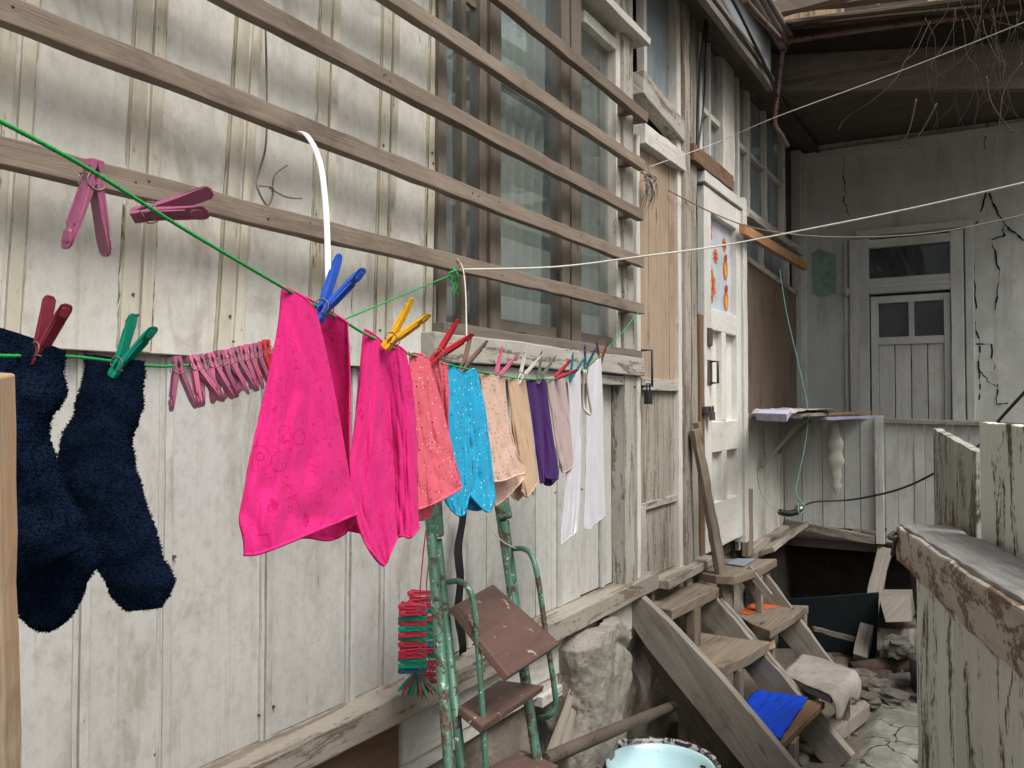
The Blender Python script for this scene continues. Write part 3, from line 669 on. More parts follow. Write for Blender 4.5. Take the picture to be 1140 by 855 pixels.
mb = MB(); mb.bar((.07, 5.1, .655), (.10, 6.0, .70), .17, .03, (1, 0, .45), 8, .004); mb.bar((.03, 5.0, .66), (.03, 6.4, .67), .09, .05, (0, 0, 1), 8, .003); mb.split('skirting_board', M['ledge'], house, .003)
mb = MB(); mb.box((-.02, 6.42, .6), (.05, 6.52, 3.45)); mb.build('corner_board', M['partition'], house, .003)
# ---- eave along the house
EX = .20; ez0, ez1 = 3.40, 3.66; EYE = YW(861, EX)
mb = MB(); mb.prism([(EX, EY0, ez0 + .02), (EX, EYE, ez0), (EX, EYE, ez1), (EX, EY0, ez1)], (-.02, 0, 0), (0, 1, 0)); mb.build('fascia', M['zinc'], house)
mb = MB(); mb.bar((EX - .005, EY0, ez0 - .0), (EX - .005, EYE, ez0 - .02), .03, .035, (0, 0, 1), 30, .004); mb.bar((EX + .012, EY0, ez0 + .045), (EX + .012, EYE + .02, ez0 + .025), .02, .02, (0, 0, 1), 30, .006); mb.split('eave_batten', M['grey'], house, .002)
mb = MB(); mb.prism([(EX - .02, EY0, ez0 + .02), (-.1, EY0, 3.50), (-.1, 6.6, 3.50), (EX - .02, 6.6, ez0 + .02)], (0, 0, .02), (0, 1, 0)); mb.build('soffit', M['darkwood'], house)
mb = MB(); mb.prism([(EX + .06, EY0, ez1 + .01), (EX + .06, 5.4, ez1 + .01), (-2.2, 5.4, 4.75), (-2.2, EY0, 4.75)], (0, 0, .03), (1, 0, 0)); mb.split('roof', M['rust'], house)
mb = MB()
for k in range(3): mb.tube([(EX + .05 + .02 * k, y_ * .4 - 1, ez1 - .02 + .03 * k + .008 * math.sin(y_ * 2 + k)) for y_ in range(0, 16)], .022, 8)
mb.split('gutter', M['grey'], house)
mb = MB(); mb.tube([PX(829, 0, EX + .09), PX(848, 22, EX + .09), PY(872, 47, 4.95)], .016, 8); mb.tube([PY(872, 47, 4.95), PY(870, 70, 4.95), PY(864, 118, 4.95), PY(863, 138, 4.97), PY(870, 150, 5.0), PY(877, 163, 5.05)], .013, 8)
mb.tube([PY(872, 47, 4.95), PY(950, 35, 4.95), PY(1042, 23, 4.95), PY(1150, 12, 4.95)], .016, 8, r2=.015)
tag(mb.build('conduit_pipe', M['pipe']), 'rusty brown pipe branching under the eaves at the inner corner', 'pipe')
mb = MB()
mb.tube([(EX + .03, 3.2, 3.62), (EX + .03, 4.1, 3.50), (EX + .035, 4.6, 3.40), (EX + .03, EYE, 3.34), PX(866, 106, EX)], .008, 6)
mb.tube([(EX + .03, 3.6, 3.55), (EX + .035, 4.3, 3.46), (EX + .03, 4.9, 3.38)], .006, 6)
tag(mb.build('eave_cable', M['cable']), 'pair of dark cables sagging along the zinc eave board', 'cable')
mb = MB(); mb.tube([PX(790, -6, .12), PX(781, 60, .08), PX(777, 120, .06), PX(776, 172, .06)], .007, 6); mb.tube([PX(792, -6, .12), PX(786, 50, .08), PX(784, 110, .05), PX(777, 168, .05)], .005, 6)
tag(mb.build('drop_cable', M['cable']), 'two thin black cables dropping down beside the grey post', 'cable')
mb = MB(); mb.box((-2.2, EY0 - .02, 0), (-.02, EY0, 3.6)); mb.build('end_wall', M['greywhite'], house)

# ---------------------------------------------------------------- slat rack over the window
SX = .085
rack = thing('slat_rack', 'rack of five long bare wooden slats fixed across the wall and window', 'slat rack', (SX, 2.4, 1.6))
rk = MB(); zs = [1.917, 2.135, 2.325, 2.535, 2.75]; YE = YW(718, SX)
sl_ = [(1.91, 1.938), (2.14, 2.13), (2.35, 2.322), (2.56, 2.53), (2.80, 2.74)]
for k, (zl_, zr_) in enumerate(sl_):
    yend = YE + (.0, .0, .0, .01, .05)[k]
    s_ = MB(); s_.bar((SX - .014, -1.6, zl_), (SX - .014, yend, zr_), .043, .028, (0, 0, 1), 60, .0022)
    # nail heads
    s_.build('slat', M['slatdark'] if k == 4 else M['slat'], rack, .0025)
s_ = MB()
for (zl_, zr_) in sl_:
    for yy in (-.6, YE - .09):
        z_ = zl_ + (zr_ - zl_) * (yy + 1.6) / (YE + 1.6); s_.bar((.014, yy, z_), (SX - .03, yy, z_), .045, .04, (0, 0, 1), 2)
s_.split('spacer_block', M['slatdark'], rack, .002)
s_ = MB()
for k in range(34):
    (zl_, zr_) = random.choice(sl_); yy = random.uniform(.6, YE); z_ = zl_ + (zr_ - zl_) * (yy + 1.6) / (YE + 1.6) + random.uniform(-.008, .01)
    s_.lathe((0, 0, 0), [(.0028, 0), (.0026, .001), (.0001, .0012)], 8)
    i0 = len(s_.v) - 24
    for i in range(i0, len(s_.v)): v = s_.v[i]; s_.v[i] = Vector((SX - .0002 + v.z, yy + v.x, z_ + v.y))
s_.split('nail_head', M['rust'], rack)
# bent wire hanging on the siding
mb = MB(); mb.tube([PX(295, 8, .03), PX(297, 100, .025), PX(296, 160, .02), PX(289, 190, .02), PX(286, 207, .03), PX(298, 229, .03), PX(304, 210, .04), PX(289, 207, .05)], .0022, 6)
mb.tube([PX(303, 214, .03), PX(306, 195, .04), PX(320, 184, .05)], .002, 6); mb.tube([PX(300, 209, .03), PX(318, 219, .04), PX(336, 221, .05)], .002, 6)
tag(mb.build('bent_wire', M['wire']), 'bent rusty wire dangling against the cream siding behind the slats', 'wire')
# bunch hanging at door one
mb = MB()
for k in range(22):
    p = PX(720 + random.uniform(-3, 4), 192 + random.uniform(0, 8), .06); q = p + Vector((random.uniform(-.02, .03), random.uniform(-.06, .06), random.uniform(-.16, -.03)))
    mb.tube([p, (p + q) / 2 + Vector((.02, random.uniform(-.02, .02), 0)), q], .004, 5, r2=.001)
mb.tube([PX(714, 192, .03), PX(722, 194, .08)], .004, 6)
tag(mb.build('herb_bunch', M['grey']), 'small dried bunch of herbs hanging at the top of the orange plank door', 'dried herbs')

# ---------------------------------------------------------------- far house across the end of the yard
far = thing('far_house', 'shaded plastered house closing the end of the yard, cracked and dirty under a deep eave', 'house', (1.2, 6.55, 0))
FY = 6.55
def FP(px, py, y=FY): return PY(px, py, y)
dx0, dx1 = FP(957, 300).x, FP(1072, 300).x; dzt = FP(1010, 262).z
mb = MB()
def fw(x0, x1, z0, z1, nn=.012):
    nx, nz = max(2, int((x1 - x0) / .05)), max(2, int((z1 - z0) / .05))
    mb.grid([[Vector((x0 + (x1 - x0) * i / nx, FY + nn * mn.fractal(Vector((x0 + (x1 - x0) * i / nx, z0 + (z1 - z0) * j / nz, 0)) * 3, 1, 2, 4), z0 + (z1 - z0) * j / nz)) for i in range(nx + 1)] for j in range(nz + 1)])
fw(-2.3, dx0, 0, 3.5); fw(dx1, 3.6, 0, 3.5); fw(dx0, dx1, dzt, 3.5); fw(dx0, dx1, 0, .62)
def plaster():
    t = NT('old_plaster'); o = t.obj
    a = t.noise(o, 1.6, 7, .65); b = t.noise(t.map(o, (7, 7, 1.1)), 1, 7, .7); d = t.noise(o, 30, 5, .7); e = t.noise(o, 5, 8, .75)
    c = t.mix(t.ramp(a, .35, .65), (.52, .53, .51), (.40, .41, .39)); c = t.mix(t.math('MULTIPLY', t.ramp(b, .5, .75), .6), c, (.17, .155, .13))
    c = t.mix(t.math('MULTIPLY', t.ramp(e, .55, .75), .5), c, (.25, .24, .21)); c = t.mix(t.math('MULTIPLY', t.ramp(d, .62, .75), .5), c, (.12, .11, .10))
    t.bump(t.math('ADD', e, t.math('MULTIPLY', d, .4)), .5, .006); return t.done(c, .9, .2)
M['plaster'] = plaster(); mb.build('wall', M['plaster'], far)
# cracks
def crack(pts, r=.006):
    P = []
    for i in range(len(pts) - 1):
        for k in range(6):
            t = k / 6; q = FP(pts[i][0] + (pts[i + 1][0] - pts[i][0]) * t + random.uniform(-1.6, 1.6), pts[i][1] + (pts[i + 1][1] - pts[i][1]) * t, FY - .003); P.append(q)
    P.append(FP(*pts[-1], FY - .003))
    for i in range(len(P) - 1):
        d = nrm(P[i + 1] - P[i]); s_ = Vector((-d.z, 0, d.x)) * r * random.uniform(.1, .85)
        mb.face(list(range(len(mb.v), len(mb.v) + 4)), [(0, 0)] * 4, .5); mb.v += [P[i] - s_, P[i] + s_, P[i + 1] + s_, P[i + 1] - s_]
mb = MB()
crack([(1100, 118), (1097, 160), (1100, 200), (1092, 235), (1083, 258), (1085, 300), (1087, 360), (1091, 410), (1090, 445)], .008)
crack([(1100, 215), (1118, 250), (1140, 268)], .010); crack([(1083, 252), (1104, 268), (1112, 300), (1108, 345)], .009); crack([(1100, 268), (1118, 262), (1116, 252)], .008)
crack([(1087, 383), (1103, 383), (1110, 430), (1108, 450), (1122, 449)], .007); crack([(1088, 410), (1100, 425), (1110, 430)], .005); crack([(939, 165), (940, 225), (945, 240)], .005)
mb.split('crack', M['black'], far)
mb = MB(); mb.prism([FP(904, 282, FY - .01), FP(912, 277, FY - .01), FP(930, 284, FY - .01), FP(931, 326, FY - .01), FP(915, 330, FY - .01), FP(906, 326, FY - .01)], (0, .008, 0)); mb.build('green_patch', m_plain('faded_green', (.22, .31, .28), .9, .1, .6, 25), far)
# vertical boards at the left of that wall
mb = MB()
for pa, pb, yo in ((886, 892, .05), (893, 898, .03), (940, 944, .02), (946, 956, .045)):
    a, b = FP(pa, 350, FY - yo).x, FP(pb, 350, FY - yo).x; mb.bar(((a + b) / 2, FY - yo / 2, .62), ((a + b) / 2, FY - yo / 2, 3.45 if pa < 940 else FP(950, 268).z), b - a, yo, (1, 0, 0), 20, .002)
mb.split('wall_strip', M['farwall'], far, .003)
mb = MB(); za, zb = FP(890, 178).z, FP(1140, 140).z; mb.bar((-.02, FY - .03, za), (3.5, FY - .03, za), .05, .06, (0, 0, 1), 20, .003); mb.build('moulding', M['farwall'], far, .004)
# far door: transom, two panes, planks
fd = thing('panelled_door', None, None, (0, 0, .66), parent=far)
def fb(mb, pa, ya, pb, yb, wpx, yo=.04, th=.03, y=FY):
    p, q = FP(pa, ya, y - yo), FP(pb, yb, y - yo); d = (q - p); wd = Vector((-d.z, 0, d.x)); wm = wpx * (p - CAM).dot(FW) / F
    mb.bar(p, q, wm, th, wd, 8, .0012)
mb = MB(); T_ = dx1 - dx0
zt = dzt - .02; trb = FP(1012, 309).z; xs = (dx0, dx1)
mb.bar((dx0 + .03, FY - .01, .66), (dx0 + .03, FY - .01, dzt), .07, .07, (1, 0, 0), 12, .002); mb.bar((dx1 - .035, FY - .01, .66), (dx1 - .035, FY - .01, dzt), .08, .07, (1, 0, 0), 12, .002)
mb.bar((dx0 + .065, FY - .01, zt - .025), (dx1 - .07, FY - .01, zt - .025), .06, .06, (0, 0, 1), 6, .001); mb.bar((dx0 + .065, FY - .012, trb - .05), (dx1 - .07, FY - .012, trb - .05), .11, .06, (0, 0, 1), 6, .001)
mb.bar((dx0 + .065, FY - .034, trb - .055), (dx1 - .07, FY - .034, trb - .055), .02, .025, (0, 0, 1), 6, .001)
mb.bar((dx1 + .04, FY - .02, .66), (dx1 + .04, FY - .02, dzt + .06), .05, .04, (1, 0, 0), 12, .003); mb.bar((dx0 - .02, FY - .02, dzt + .04), (dx1 + .06, FY - .02, dzt + .04), .05, .04, (0, 0, 1), 8, .003)
mb.build('door_frame', M['farwall'], fd, .004)
lx0, lx1 = dx0 + .075, dx1 - .08; lz1 = trb - .125; plz = FP(1012, 375).z
mb = MB(); lw = lx1 - lx0
mb.bar((lx0 + .025, FY + .0, .66), (lx0 + .025, FY + .0, lz1), .05, .04, (1, 0, 0), 10, .001); mb.bar((lx1 - .02, FY + .0, .66), (lx1 - .02, FY + .0, lz1), .04, .04, (1, 0, 0), 10, .001)
mb.bar((lx0 + .05, FY + .001, lz1 - .025), (lx1 - .04, FY + .001, lz1 - .025), .05, .038, (0, 0, 1), 6, .001); mb.bar((lx0 + .05, FY + .001, plz - .025), (lx1 - .04, FY + .001, plz - .025), .055, .038, (0, 0, 1), 6, .001); mb.bar(((lx0 + lx1) / 2 + .01, FY + .001, plz), ((lx0 + lx1) / 2 + .01, FY + .001, lz1 - .05), .035, .036, (1, 0, 0), 6, .001)
mb.build('door_rails', M['farwall'], fd, .003)
mb = MB()
for i in range(4):
    a = lx0 + .05 + (lw - .09) * i / 4; b = lx0 + .05 + (lw - .09) * (i + 1) / 4; mb.bar(((a + b) / 2, FY + .008, .66), ((a + b) / 2, FY + .008, plz - .05), b - a - .006, .02, (1, 0, 0), 10, .0015)
mb.build('door_planks', M['farwall'], fd, .002)
mb = MB(); mb.box((dx0 + .05, FY + .01, trb), (dx1 - .06, FY + .014, zt), 'x'); mb.build('pane', M['glassfar'], fd)
mb = MB(); mb.box((lx0 + .04, FY + .012, plz), (lx1 - .03, FY + .016, lz1 - .04), 'x'); mb.build('pane', M['glassfar'], fd)
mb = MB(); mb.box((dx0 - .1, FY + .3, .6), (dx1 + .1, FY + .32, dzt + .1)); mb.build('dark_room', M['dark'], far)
mb = MB(); p = FP(943, 325, FY - .03); mb.lathe(p, [(.001, -.0), (.03, .0), (.03, .01), (.001, .012)], 14)
for i in range(len(mb.v)): v = mb.v[i] - p; mb.v[i] = p + Vector((v.x, -v.z, v.y))
mb.build('round_socket', M['farwall'], far)
# eave of the far house
BY = 5.1
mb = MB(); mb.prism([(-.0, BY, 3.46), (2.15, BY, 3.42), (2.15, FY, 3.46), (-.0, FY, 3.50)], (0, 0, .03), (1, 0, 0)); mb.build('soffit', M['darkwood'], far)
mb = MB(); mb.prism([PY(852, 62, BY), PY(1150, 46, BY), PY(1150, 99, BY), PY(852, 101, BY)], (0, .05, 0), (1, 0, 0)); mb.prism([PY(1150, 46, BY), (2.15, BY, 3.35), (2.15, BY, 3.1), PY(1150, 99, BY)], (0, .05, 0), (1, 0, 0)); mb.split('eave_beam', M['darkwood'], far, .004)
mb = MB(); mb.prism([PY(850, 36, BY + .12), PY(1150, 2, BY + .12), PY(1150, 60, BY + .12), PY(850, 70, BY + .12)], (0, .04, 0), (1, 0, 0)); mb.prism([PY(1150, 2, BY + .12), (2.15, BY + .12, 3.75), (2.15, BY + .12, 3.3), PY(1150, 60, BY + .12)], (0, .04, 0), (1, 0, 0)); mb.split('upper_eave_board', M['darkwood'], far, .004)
mb = MB()
for k, (dy, dz) in enumerate(((0, 0), (.35, .10), (.7, .22))):
    P1 = PY(858, 29, BY - .12); P2 = PY(1150, 0, BY - .12)
    mb.bar(P1 + Vector((-.05, dy, dz)), P2 + Vector((.25, dy, dz)), .42, .018, (0, .95, .3), 14, .006)
mb.bar(PY(858, 12, BY + .3), PY(990, -22, BY + .3), .10, .05, (0, .2, 1), 8, .006); mb.bar(PY(880, 4, BY + .5), PY(1150, -30, BY + .5), .12, .05, (0, .2, 1), 8, .006)
mb.split('roof', M['slatdark'], far, .003)
mb = MB(); mb.tube([PY(858, 31, BY - .13), PY(905, 25, BY - .13), PY(960, 19, BY - .13), PY(1040, 11, BY - .13), PY(1092, 6, BY - .13)], .007, 6); mb.build('drip_edge', M['whiteline'], far)
mb = MB(); mb.box((-.2, FY + .05, 3.6), (2.15, FY + .09, 6.2)); mb.build('upper_wall', M['peach'], far)
mb = MB(); mb.box((PY(938, 5, FY).x + .004, FY + .05, 3.6), (2.6, FY + .09, 6.2), 'x'); mb.build('upper_boarding', M['darkwood'], far)
# porch landing and the plank partition in front of the far door
PYY = 6.0
mb = MB(); mb.box((0.0, PYY + .06, .56), (3.3, FY - .01, .62), 'x'); mb.build('porch_floor', M['darkwood'], far)
part = thing('plank_partition', 'low partition of grey painted planks in front of the panelled far door', 'partition', (.6, PYY, .6))
mb = MB(); xa = .012; zt0 = PY(920, 466, PYY).z; zb0 = PY(920, 590, PYY).z
pxs = [870, 893, 916, 940, 958, 974]
for i in range(5):
    a, b = PY(pxs[i], 530, PYY).x, PY(pxs[i + 1], 530, PYY).x; a = max(a, .012)
    mb.bar(((a + b) / 2, PYY + .004 * (i % 2), zb0 + .02), ((a + b) / 2, PYY + .004 * (i % 2), zt0), b - a - .005, .02, (1, 0, 0), 8, .0015)
pxs = [986, 1000, 1018, 1030, 1045, 1062, 1080, 1110, 1150]
for i in range(8):
    a, b = PY(pxs[i], 530, PYY).x, PY(pxs[i + 1], 530, PYY).x; z1 = PY(1030, 470, PYY).z
    mb.bar(((a + b) / 2, PYY + .006 * (i % 2), zb0 - .05), ((a + b) / 2, PYY + .006 * (i % 2), z1), b - a - .004, .02, (1, 0, 0), 8, .002)
mb.build('planks', M['partition'], part, .0015)
mb = MB(); p = PY(980, 530, PYY).x; mb.bar((p, PYY - .025, zb0 - .06), (p, PYY - .025, zt0 + .01), .05, .05, (1, 0, 0), 10, .002); mb.build('post', M['partition'], part, .003)
mb = MB(); mb.bar((p + .03, PYY - .02, zt0 - .01), (2.0, PYY - .02, zt0 - .04), .03, .04, (0, 0, 1), 8, .003); mb.bar((.02, PYY - .03, zb0 + .03), (p - .03, PYY - .03, zb0 - .04), .055, .03, (0, 0, 1), 8, .003)
mb.split('rail', M['ledge'], part, .003)
# ---------------------------------------------------------------- shelf with papers, bits hanging on the wall
SH = thing('wall_shelf', 'rickety board shelf on a diagonal stick brace below the brown plywood', 'shelf', (.15, 5.6, 1.45))
zsh = 1.475
mb = MB(); mb.prism([(.02, 5.05, zsh), (.17, 5.0, zsh), (.36, 5.35, zsh), (.36, 5.95, zsh), (.02, 6.3, zsh)], (0, 0, .02), (0, 1, 0)); mb.build('board', M['ledge'], SH, .003)
mb = MB(); mb.bar((.03, 5.28, 1.16), (.27, 5.45, 1.47), .03, .02, (0, 1, 0)); mb.bar((.03, 5.75, 1.22), (.25, 5.82, 1.47), .03, .02, (0, 1, 0)); mb.split('brace', M['grey'], SH, .002)
def crumple(c, ux, uy, n, m, amp, seed, droop=0.):
    P = []
    for i in range(n):
        row = []
        for j in range(m):
            a, b = i / (n - 1) - .5, j / (m - 1) - .5; p = Vector(c) + Vector(ux) * a + Vector(uy) * b
            e = max(0, abs(a) * 2 - .8) / .2
            row.append(p + Vector((0, 0, amp * mn.fractal(Vector((a * 5, b * 5, seed)), 1, 2, 4) - droop * e * e)))
        P.append(row)
    return P
p0 = PZ(905, 460, 1.50)
mb = MB(); mb.grid(crumple((.2, 5.42, 1.515), (.14, .62, 0), (.30, -.07, 0), 30, 14, .018, 3, .02), False); tag(mb.build('paper_sheet', M['paper'], solid=.002), 'crumpled pale paper sheets lying on the wall shelf', 'paper')
mb = MB(); mb.prism([PZ(842, 468, 1.49), PZ(876, 470, 1.49), PZ(882, 460, 1.49), PZ(850, 459, 1.49)], (0, 0, .028)); tag(mb.build('paper_stack', M['lilac'], bevel=.003), 'small lilac paper bundle at the near edge of the shelf', 'paper')
mb = MB(); mb.bar(PD(908, 466, 5.35), PD(972, 464, 5.75), .02, .16, (0, 0, 1), 8, .003); tag(mb.build('loose_board', M['lilac'], bevel=.003), 'thin pale board laid flat between shelf and partition top', 'board')
mb = MB(); mb.bar(PD(922, 461, 5.5), PD(980, 458, 5.85), .012, .05, (0, 0, 1), 8, .004); tag(mb.build('thin_batten', M['orange'], bevel=.002), 'thin brown batten lying on the pale board beside the shelf', 'batten')
mb = MB(); a, b = PX(826, 255, .09), PX(888, 297, .09); a = Vector((.09, a.y, a.z)); b = Vector((.14, b.y, b.z)); mb.bar(a, b, .06, .035, (0, 0, 1), 10, .002)
tag(mb.build('nailed_plank', M['orange'], bevel=.003), 'raw reddish plank nailed aslant above the brown plywood, its end jutting out', 'plank')
# net bag
mb = MB(); top = PY(929, 468, PYY - .06); P = []
for i in range(24):
    t = i / 23; r = (.006 + .036 * (1 + .25 * math.sin(t * 26)) * math.sin(math.pi * min(1, t * 1.15)) ** .7) if t < .85 else 0.028 * (1 - t) / .15 + .006
    P.append([top + Vector((r * math.cos(2 * math.pi * k / 14) * 1.15 + .012 * t, r * .5 * math.sin(2 * math.pi * k / 14), -.5 * t)) for k in range(15)])
mb.grid(P); tag(mb.build('net_bag', m_fabric('net_cotton', (.62, .60, .53), 260)), 'limp cream net bag hanging in front of the partition planks', 'net bag')
# tap head with black hose
mb = MB(); c1 = PD(868, 570, 5.2); c2 = PD(889, 569, 5.25); mb.tube([c1, (c1 + c2) / 2 + Vector((0, 0, -.012)), c2], .020, 10, r2=.02); tp = tag(mb.build('shower_head', M['cable']), 'black hand shower hanging by green string over the dark opening', 'shower head')
m2 = MB(); m2.tube([c2 + Vector((-.015, 0, .01)), c2 + Vector((.03, 0, .012))], .024, 12, cat=False); m2.build('collar', M['steel'], tp, origin=None)
mb = MB(); mb.tube([c2, PD(905, 559, 5.3), PD(950, 556, 5.3), PD(1000, 545, 5.1), PD(1040, 527, 4.9), PD(1085, 500, 4.2), PD(1112, 468, 3.6), PD(1145, 432, 3.2)], .0065, 8); tag(mb.build('black_hose', M['cable']), 'black cable sagging from the hand shower to the right edge', 'cable')
# ---------------------------------------------------------------- dark cellar opening
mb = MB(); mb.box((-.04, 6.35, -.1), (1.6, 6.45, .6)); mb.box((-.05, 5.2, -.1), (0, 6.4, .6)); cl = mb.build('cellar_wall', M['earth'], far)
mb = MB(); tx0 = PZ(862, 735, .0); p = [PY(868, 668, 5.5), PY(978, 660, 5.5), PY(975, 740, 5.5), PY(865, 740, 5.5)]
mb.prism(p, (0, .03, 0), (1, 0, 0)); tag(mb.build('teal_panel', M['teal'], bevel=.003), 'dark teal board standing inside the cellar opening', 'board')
mb = MB(); mb.bar(PD(985, 612, 5.5), PD(957, 733, 4.95), .085, .06, (1, .2, 0), 12, .006); tag(mb.build('leaning_post', M['grey'], bevel=.004), 'weathered grey timber leaning at the right side of the cellar opening', 'timber')
mb = MB(); mb.bar(PD(968, 716, 5.1), PD(905, 700, 5.0), .03, .03, (0, 0, 1), 8, .004); tag(mb.build('dark_pole', M['darkwood'], bevel=.003), 'dark thin pole lying across the foot of the cellar opening', 'pole')
mb = MB(); q = [PD(978, 664, 4.9), PD(1014, 664, 4.9), PD(1015, 692, 4.8), PD(986, 693, 4.8)]; mb.prism(q, (0, .22, 0), (1, 0, 0)); tag(mb.build('wood_block', M['grey'], bevel=.004), 'pale cut wood block resting on rubble right of the leaning timber', 'wood block')
mb = MB(); q = PD(992, 694, 4.85); mb.grid([[PD(980 + 44 * i / 20, 700 + (36 + 3 * math.sin(i * 1.9)) * j / 6, 4.9 - .1 * j / 6) + Vector((0, .012 * math.sin(i * 1.6), 0)) for i in range(21)] for j in range(7)]); tag(mb.build('tin_sheet', M['grey'], solid=.004), 'ragged grey corrugated sheet hanging under the pale wood block', 'sheet')
mb = MB(); mb.tube([PD(948, 747, 4.75), PD(1012, 738, 4.75)], .05, 12, cat=False); tag(mb.build('red_log', M['brick']), 'reddish brown log lying in front of the rubble beneath the tin sheet', 'log')
mb = MB(); mb.lathe(PZ(1036, 776, .03), [(.001, 0), (.085, 0), (.105, .2), (.10, .2), (.08, .02), (.001, .02)], 24); tag(mb.build('dark_bucket', M['cable']), 'dark bucket half hidden behind the peeling fence planks', 'bucket')
mb = MB(); mb.prism([PD(1012, 634, 2.86), PD(1036, 652, 2.86), PD(1048, 686, 2.86), PD(1020, 696, 2.86)], (.03, .1, 0)); tag(mb.build('bracket_block', M['darkwood'], bevel=.004), 'dark brown block wedged under the end of the thick fence cap', 'block')
# rubble
rub = MB(); k = 0
for (px, py, s_) in [(950, 762, .07), (975, 768, .09), (1000, 765, .08), (962, 780, .06), (990, 778, .07), (940, 752, .06), (1012, 760, .07), (930, 745, .05), (915, 735, .06), (1000, 720, .08), (1030, 735, .08), (990, 745, .07), (960, 755, .06), (1024, 775, .06), (945, 775, .05), (1010, 700, .09), (1035, 700, .09)]:
    rub.rock(PZ(px, py, .03 + (.15 if py < 730 else 0)), (s_ * random.uniform(.9, 1.4), s_, s_ * .6), k, 3, .35, 2); k += 1
for kk in range(70):
    px, py = random.choice([(random.uniform(640, 700), random.uniform(790, 870)), (random.uniform(700, 860), random.uniform(770, 860)), (random.uniform(850, 960), random.uniform(800, 870)), (random.uniform(560, 700), random.uniform(830, 880))])
    s_ = random.uniform(.015, .05); p = PZ(px, py, .0)
    if p.x > .02: rub.rock(p, (s_ * 1.3, s_, s_ * .6), kk, 2, .35, 2)
struct(rub.build('rubble', M['rubble'], origin=(0, 0, 0)), 'stuff')
bk = MB()
for kk in range(14):
    p = PZ(random.uniform(905, 1010), random.uniform(745, 775), .02); a = random.uniform(0, 3)
    bk.bar(p, p + Vector((math.cos(a), math.sin(a), random.uniform(-.1, .1))) * random.uniform(.08, .2), .09, .05, (math.sin(a), -math.cos(a), .2), 3, .006)
struct(bk.build('brick_debris', M['brick'], origin=(0, 0, 0), bevel=.008), 'stuff')
# ---------------------------------------------------------------- stone pillar, pipe, vent cloth
mb = MB(); pc = PX(681, 770, .06); P = []
rows = [(698, 662, 703), (712, 650, 708), (740, 651, 712), (765, 650, 712), (790, 651, 709), (815, 652, 704), (840, 650, 700), (880, 648, 696), (930, 645, 698)]
N = 130; prof = []
for j in range(N + 1):
    t = j / N * (len(rows) - 1); i = min(int(t), len(rows) - 2); f = t - i; r = [rows[i][q] * (1 - f) + rows[i + 1][q] * f for q in range(3)]
    A_ = PX(r[1], r[0], .12); B_ = PX(r[2], r[0], .12); z = A_.z * .5 + B_.z * .5; cy = (A_.y + B_.y) / 2; ry = (B_.y - A_.y) / 2 * .92; rx = .14
    row = []
    for k in range(121):
        a = -math.pi * .62 + 1.24 * math.pi * k / 120; cx_, cy_ = math.cos(a), math.sin(a)
        q = (abs(cx_) ** 3 + abs(cy_) ** 3) ** (1 / 3); d = 1 + .14 * mn.fractal(Vector((a * 1.6, z * 4.5, 3)), 1, 2, 5) - .06 * abs(mn.noise(Vector((a * 2.2, z * 6, 7)))) + .015 * mn.fractal(Vector((a * 9, z * 30, 0)), .9, 2, 6)
        if -.1 < a < 1.6: d -= .10 * math.exp(-((z - .62 - .05 * math.sin(a * 4)) / .018) ** 2)
        if j == 0: d *= .55
        row.append(Vector((-.01 + rx * cx_ / q * d, cy + ry * cy_ / q * d, z)))
    P.append(row)
mb.grid(P); tag(mb.build('stone_pillar', M['stone']), 'lumpy plastered stone pier propping the house corner beside the stairs', 'stone pier')
a = PX(612, 842, .16); b = PX(752, 786, .16); mb = MB(); mb.tube([PX(606, 846, .22), PX(700, 806, .24), PX(764, 780, .1)], .020, 12); tag(mb.build('rusty_pipe', M['rust']), 'thick rusty pipe running low past the stone pier', 'pipe')
# hessian rag out of the vent
P = []
for i in range(22):
    t = i / 21; l = PX(640 - 32 * t, 745 + 92 * t, .02 + .10 * t); r = PX(649 - 12 * t, 738 + 104 * t, .02 + .06 * t)
    P.append([l.lerp(r, j / 12) + Vector((.012 * math.sin(j * 1.4 + t * 3), 0, 0)) * (1 - abs(j / 6 - 1) * .3) for j in range(13)])
mb = MB(); mb.grid(P); tag(mb.build('hessian_rag', M['hessian'], solid=.002), 'grey hessian rag stretched across the cellar vent', 'rag')
# ---------------------------------------------------------------- steps
def tread(mb, pts, z, th=.035, jit=.002, g=(0, 1, 0)):
    ps = []
    P_ = [PZ(px, py, z) for px, py in pts]
    for i in range(len(P_)):
        a, b = P_[i], P_[(i + 1) % len(P_)]; n = max(1, int((b - a).length / .06))
        for k in range(n): ps.append(a.lerp(b, k / n) + Vector((random.uniform(-1, 1), random.uniform(-1, 1), random.uniform(-.4, .4))) * jit)
    mb.prism(ps, (0, 0, -th), g)
left = thing('left_steps', 'steep flight of rough plank steps up to the orange door, nearer of two flights', 'steps', (.35, 3.5, 0)); left.name = 'wooden_steps'
Z1, Z2, Z3 = .70, .48, .26
def tr(name, pts, z, mat, parent, th=.035, lab=None, jit=.0015):
    m_ = MB(); tread(m_, pts, z, th, jit); o = m_.build(name, mat, parent, .004)
    if lab: o['label'] = lab
    return o
tr('tread', [(720, 672), (752, 653), (779, 648), (801, 654), (748, 679), (732, 676)], Z1, M['tread'], left, .045)
tr('tread', [(755, 719), (781, 704), (857, 714), (836, 728), (805, 742), (778, 741)], Z2, M['tread'], left, .045)
tr('tread', [(813, 800), (840, 772), (918, 781), (873, 826), (838, 824)], Z3, M['brown'], left, .03)
def pplank(mb, pts, y, th, g): mb.prism([PY(px, py, y) for px, py in pts], (0, th, 0), g)
mb = MB(); pts = [(697, 667), (706, 657), (742, 690), (800, 752), (862, 826), (900, 873), (872, 905), (832, 860), (775, 790), (720, 722), (699, 690)]
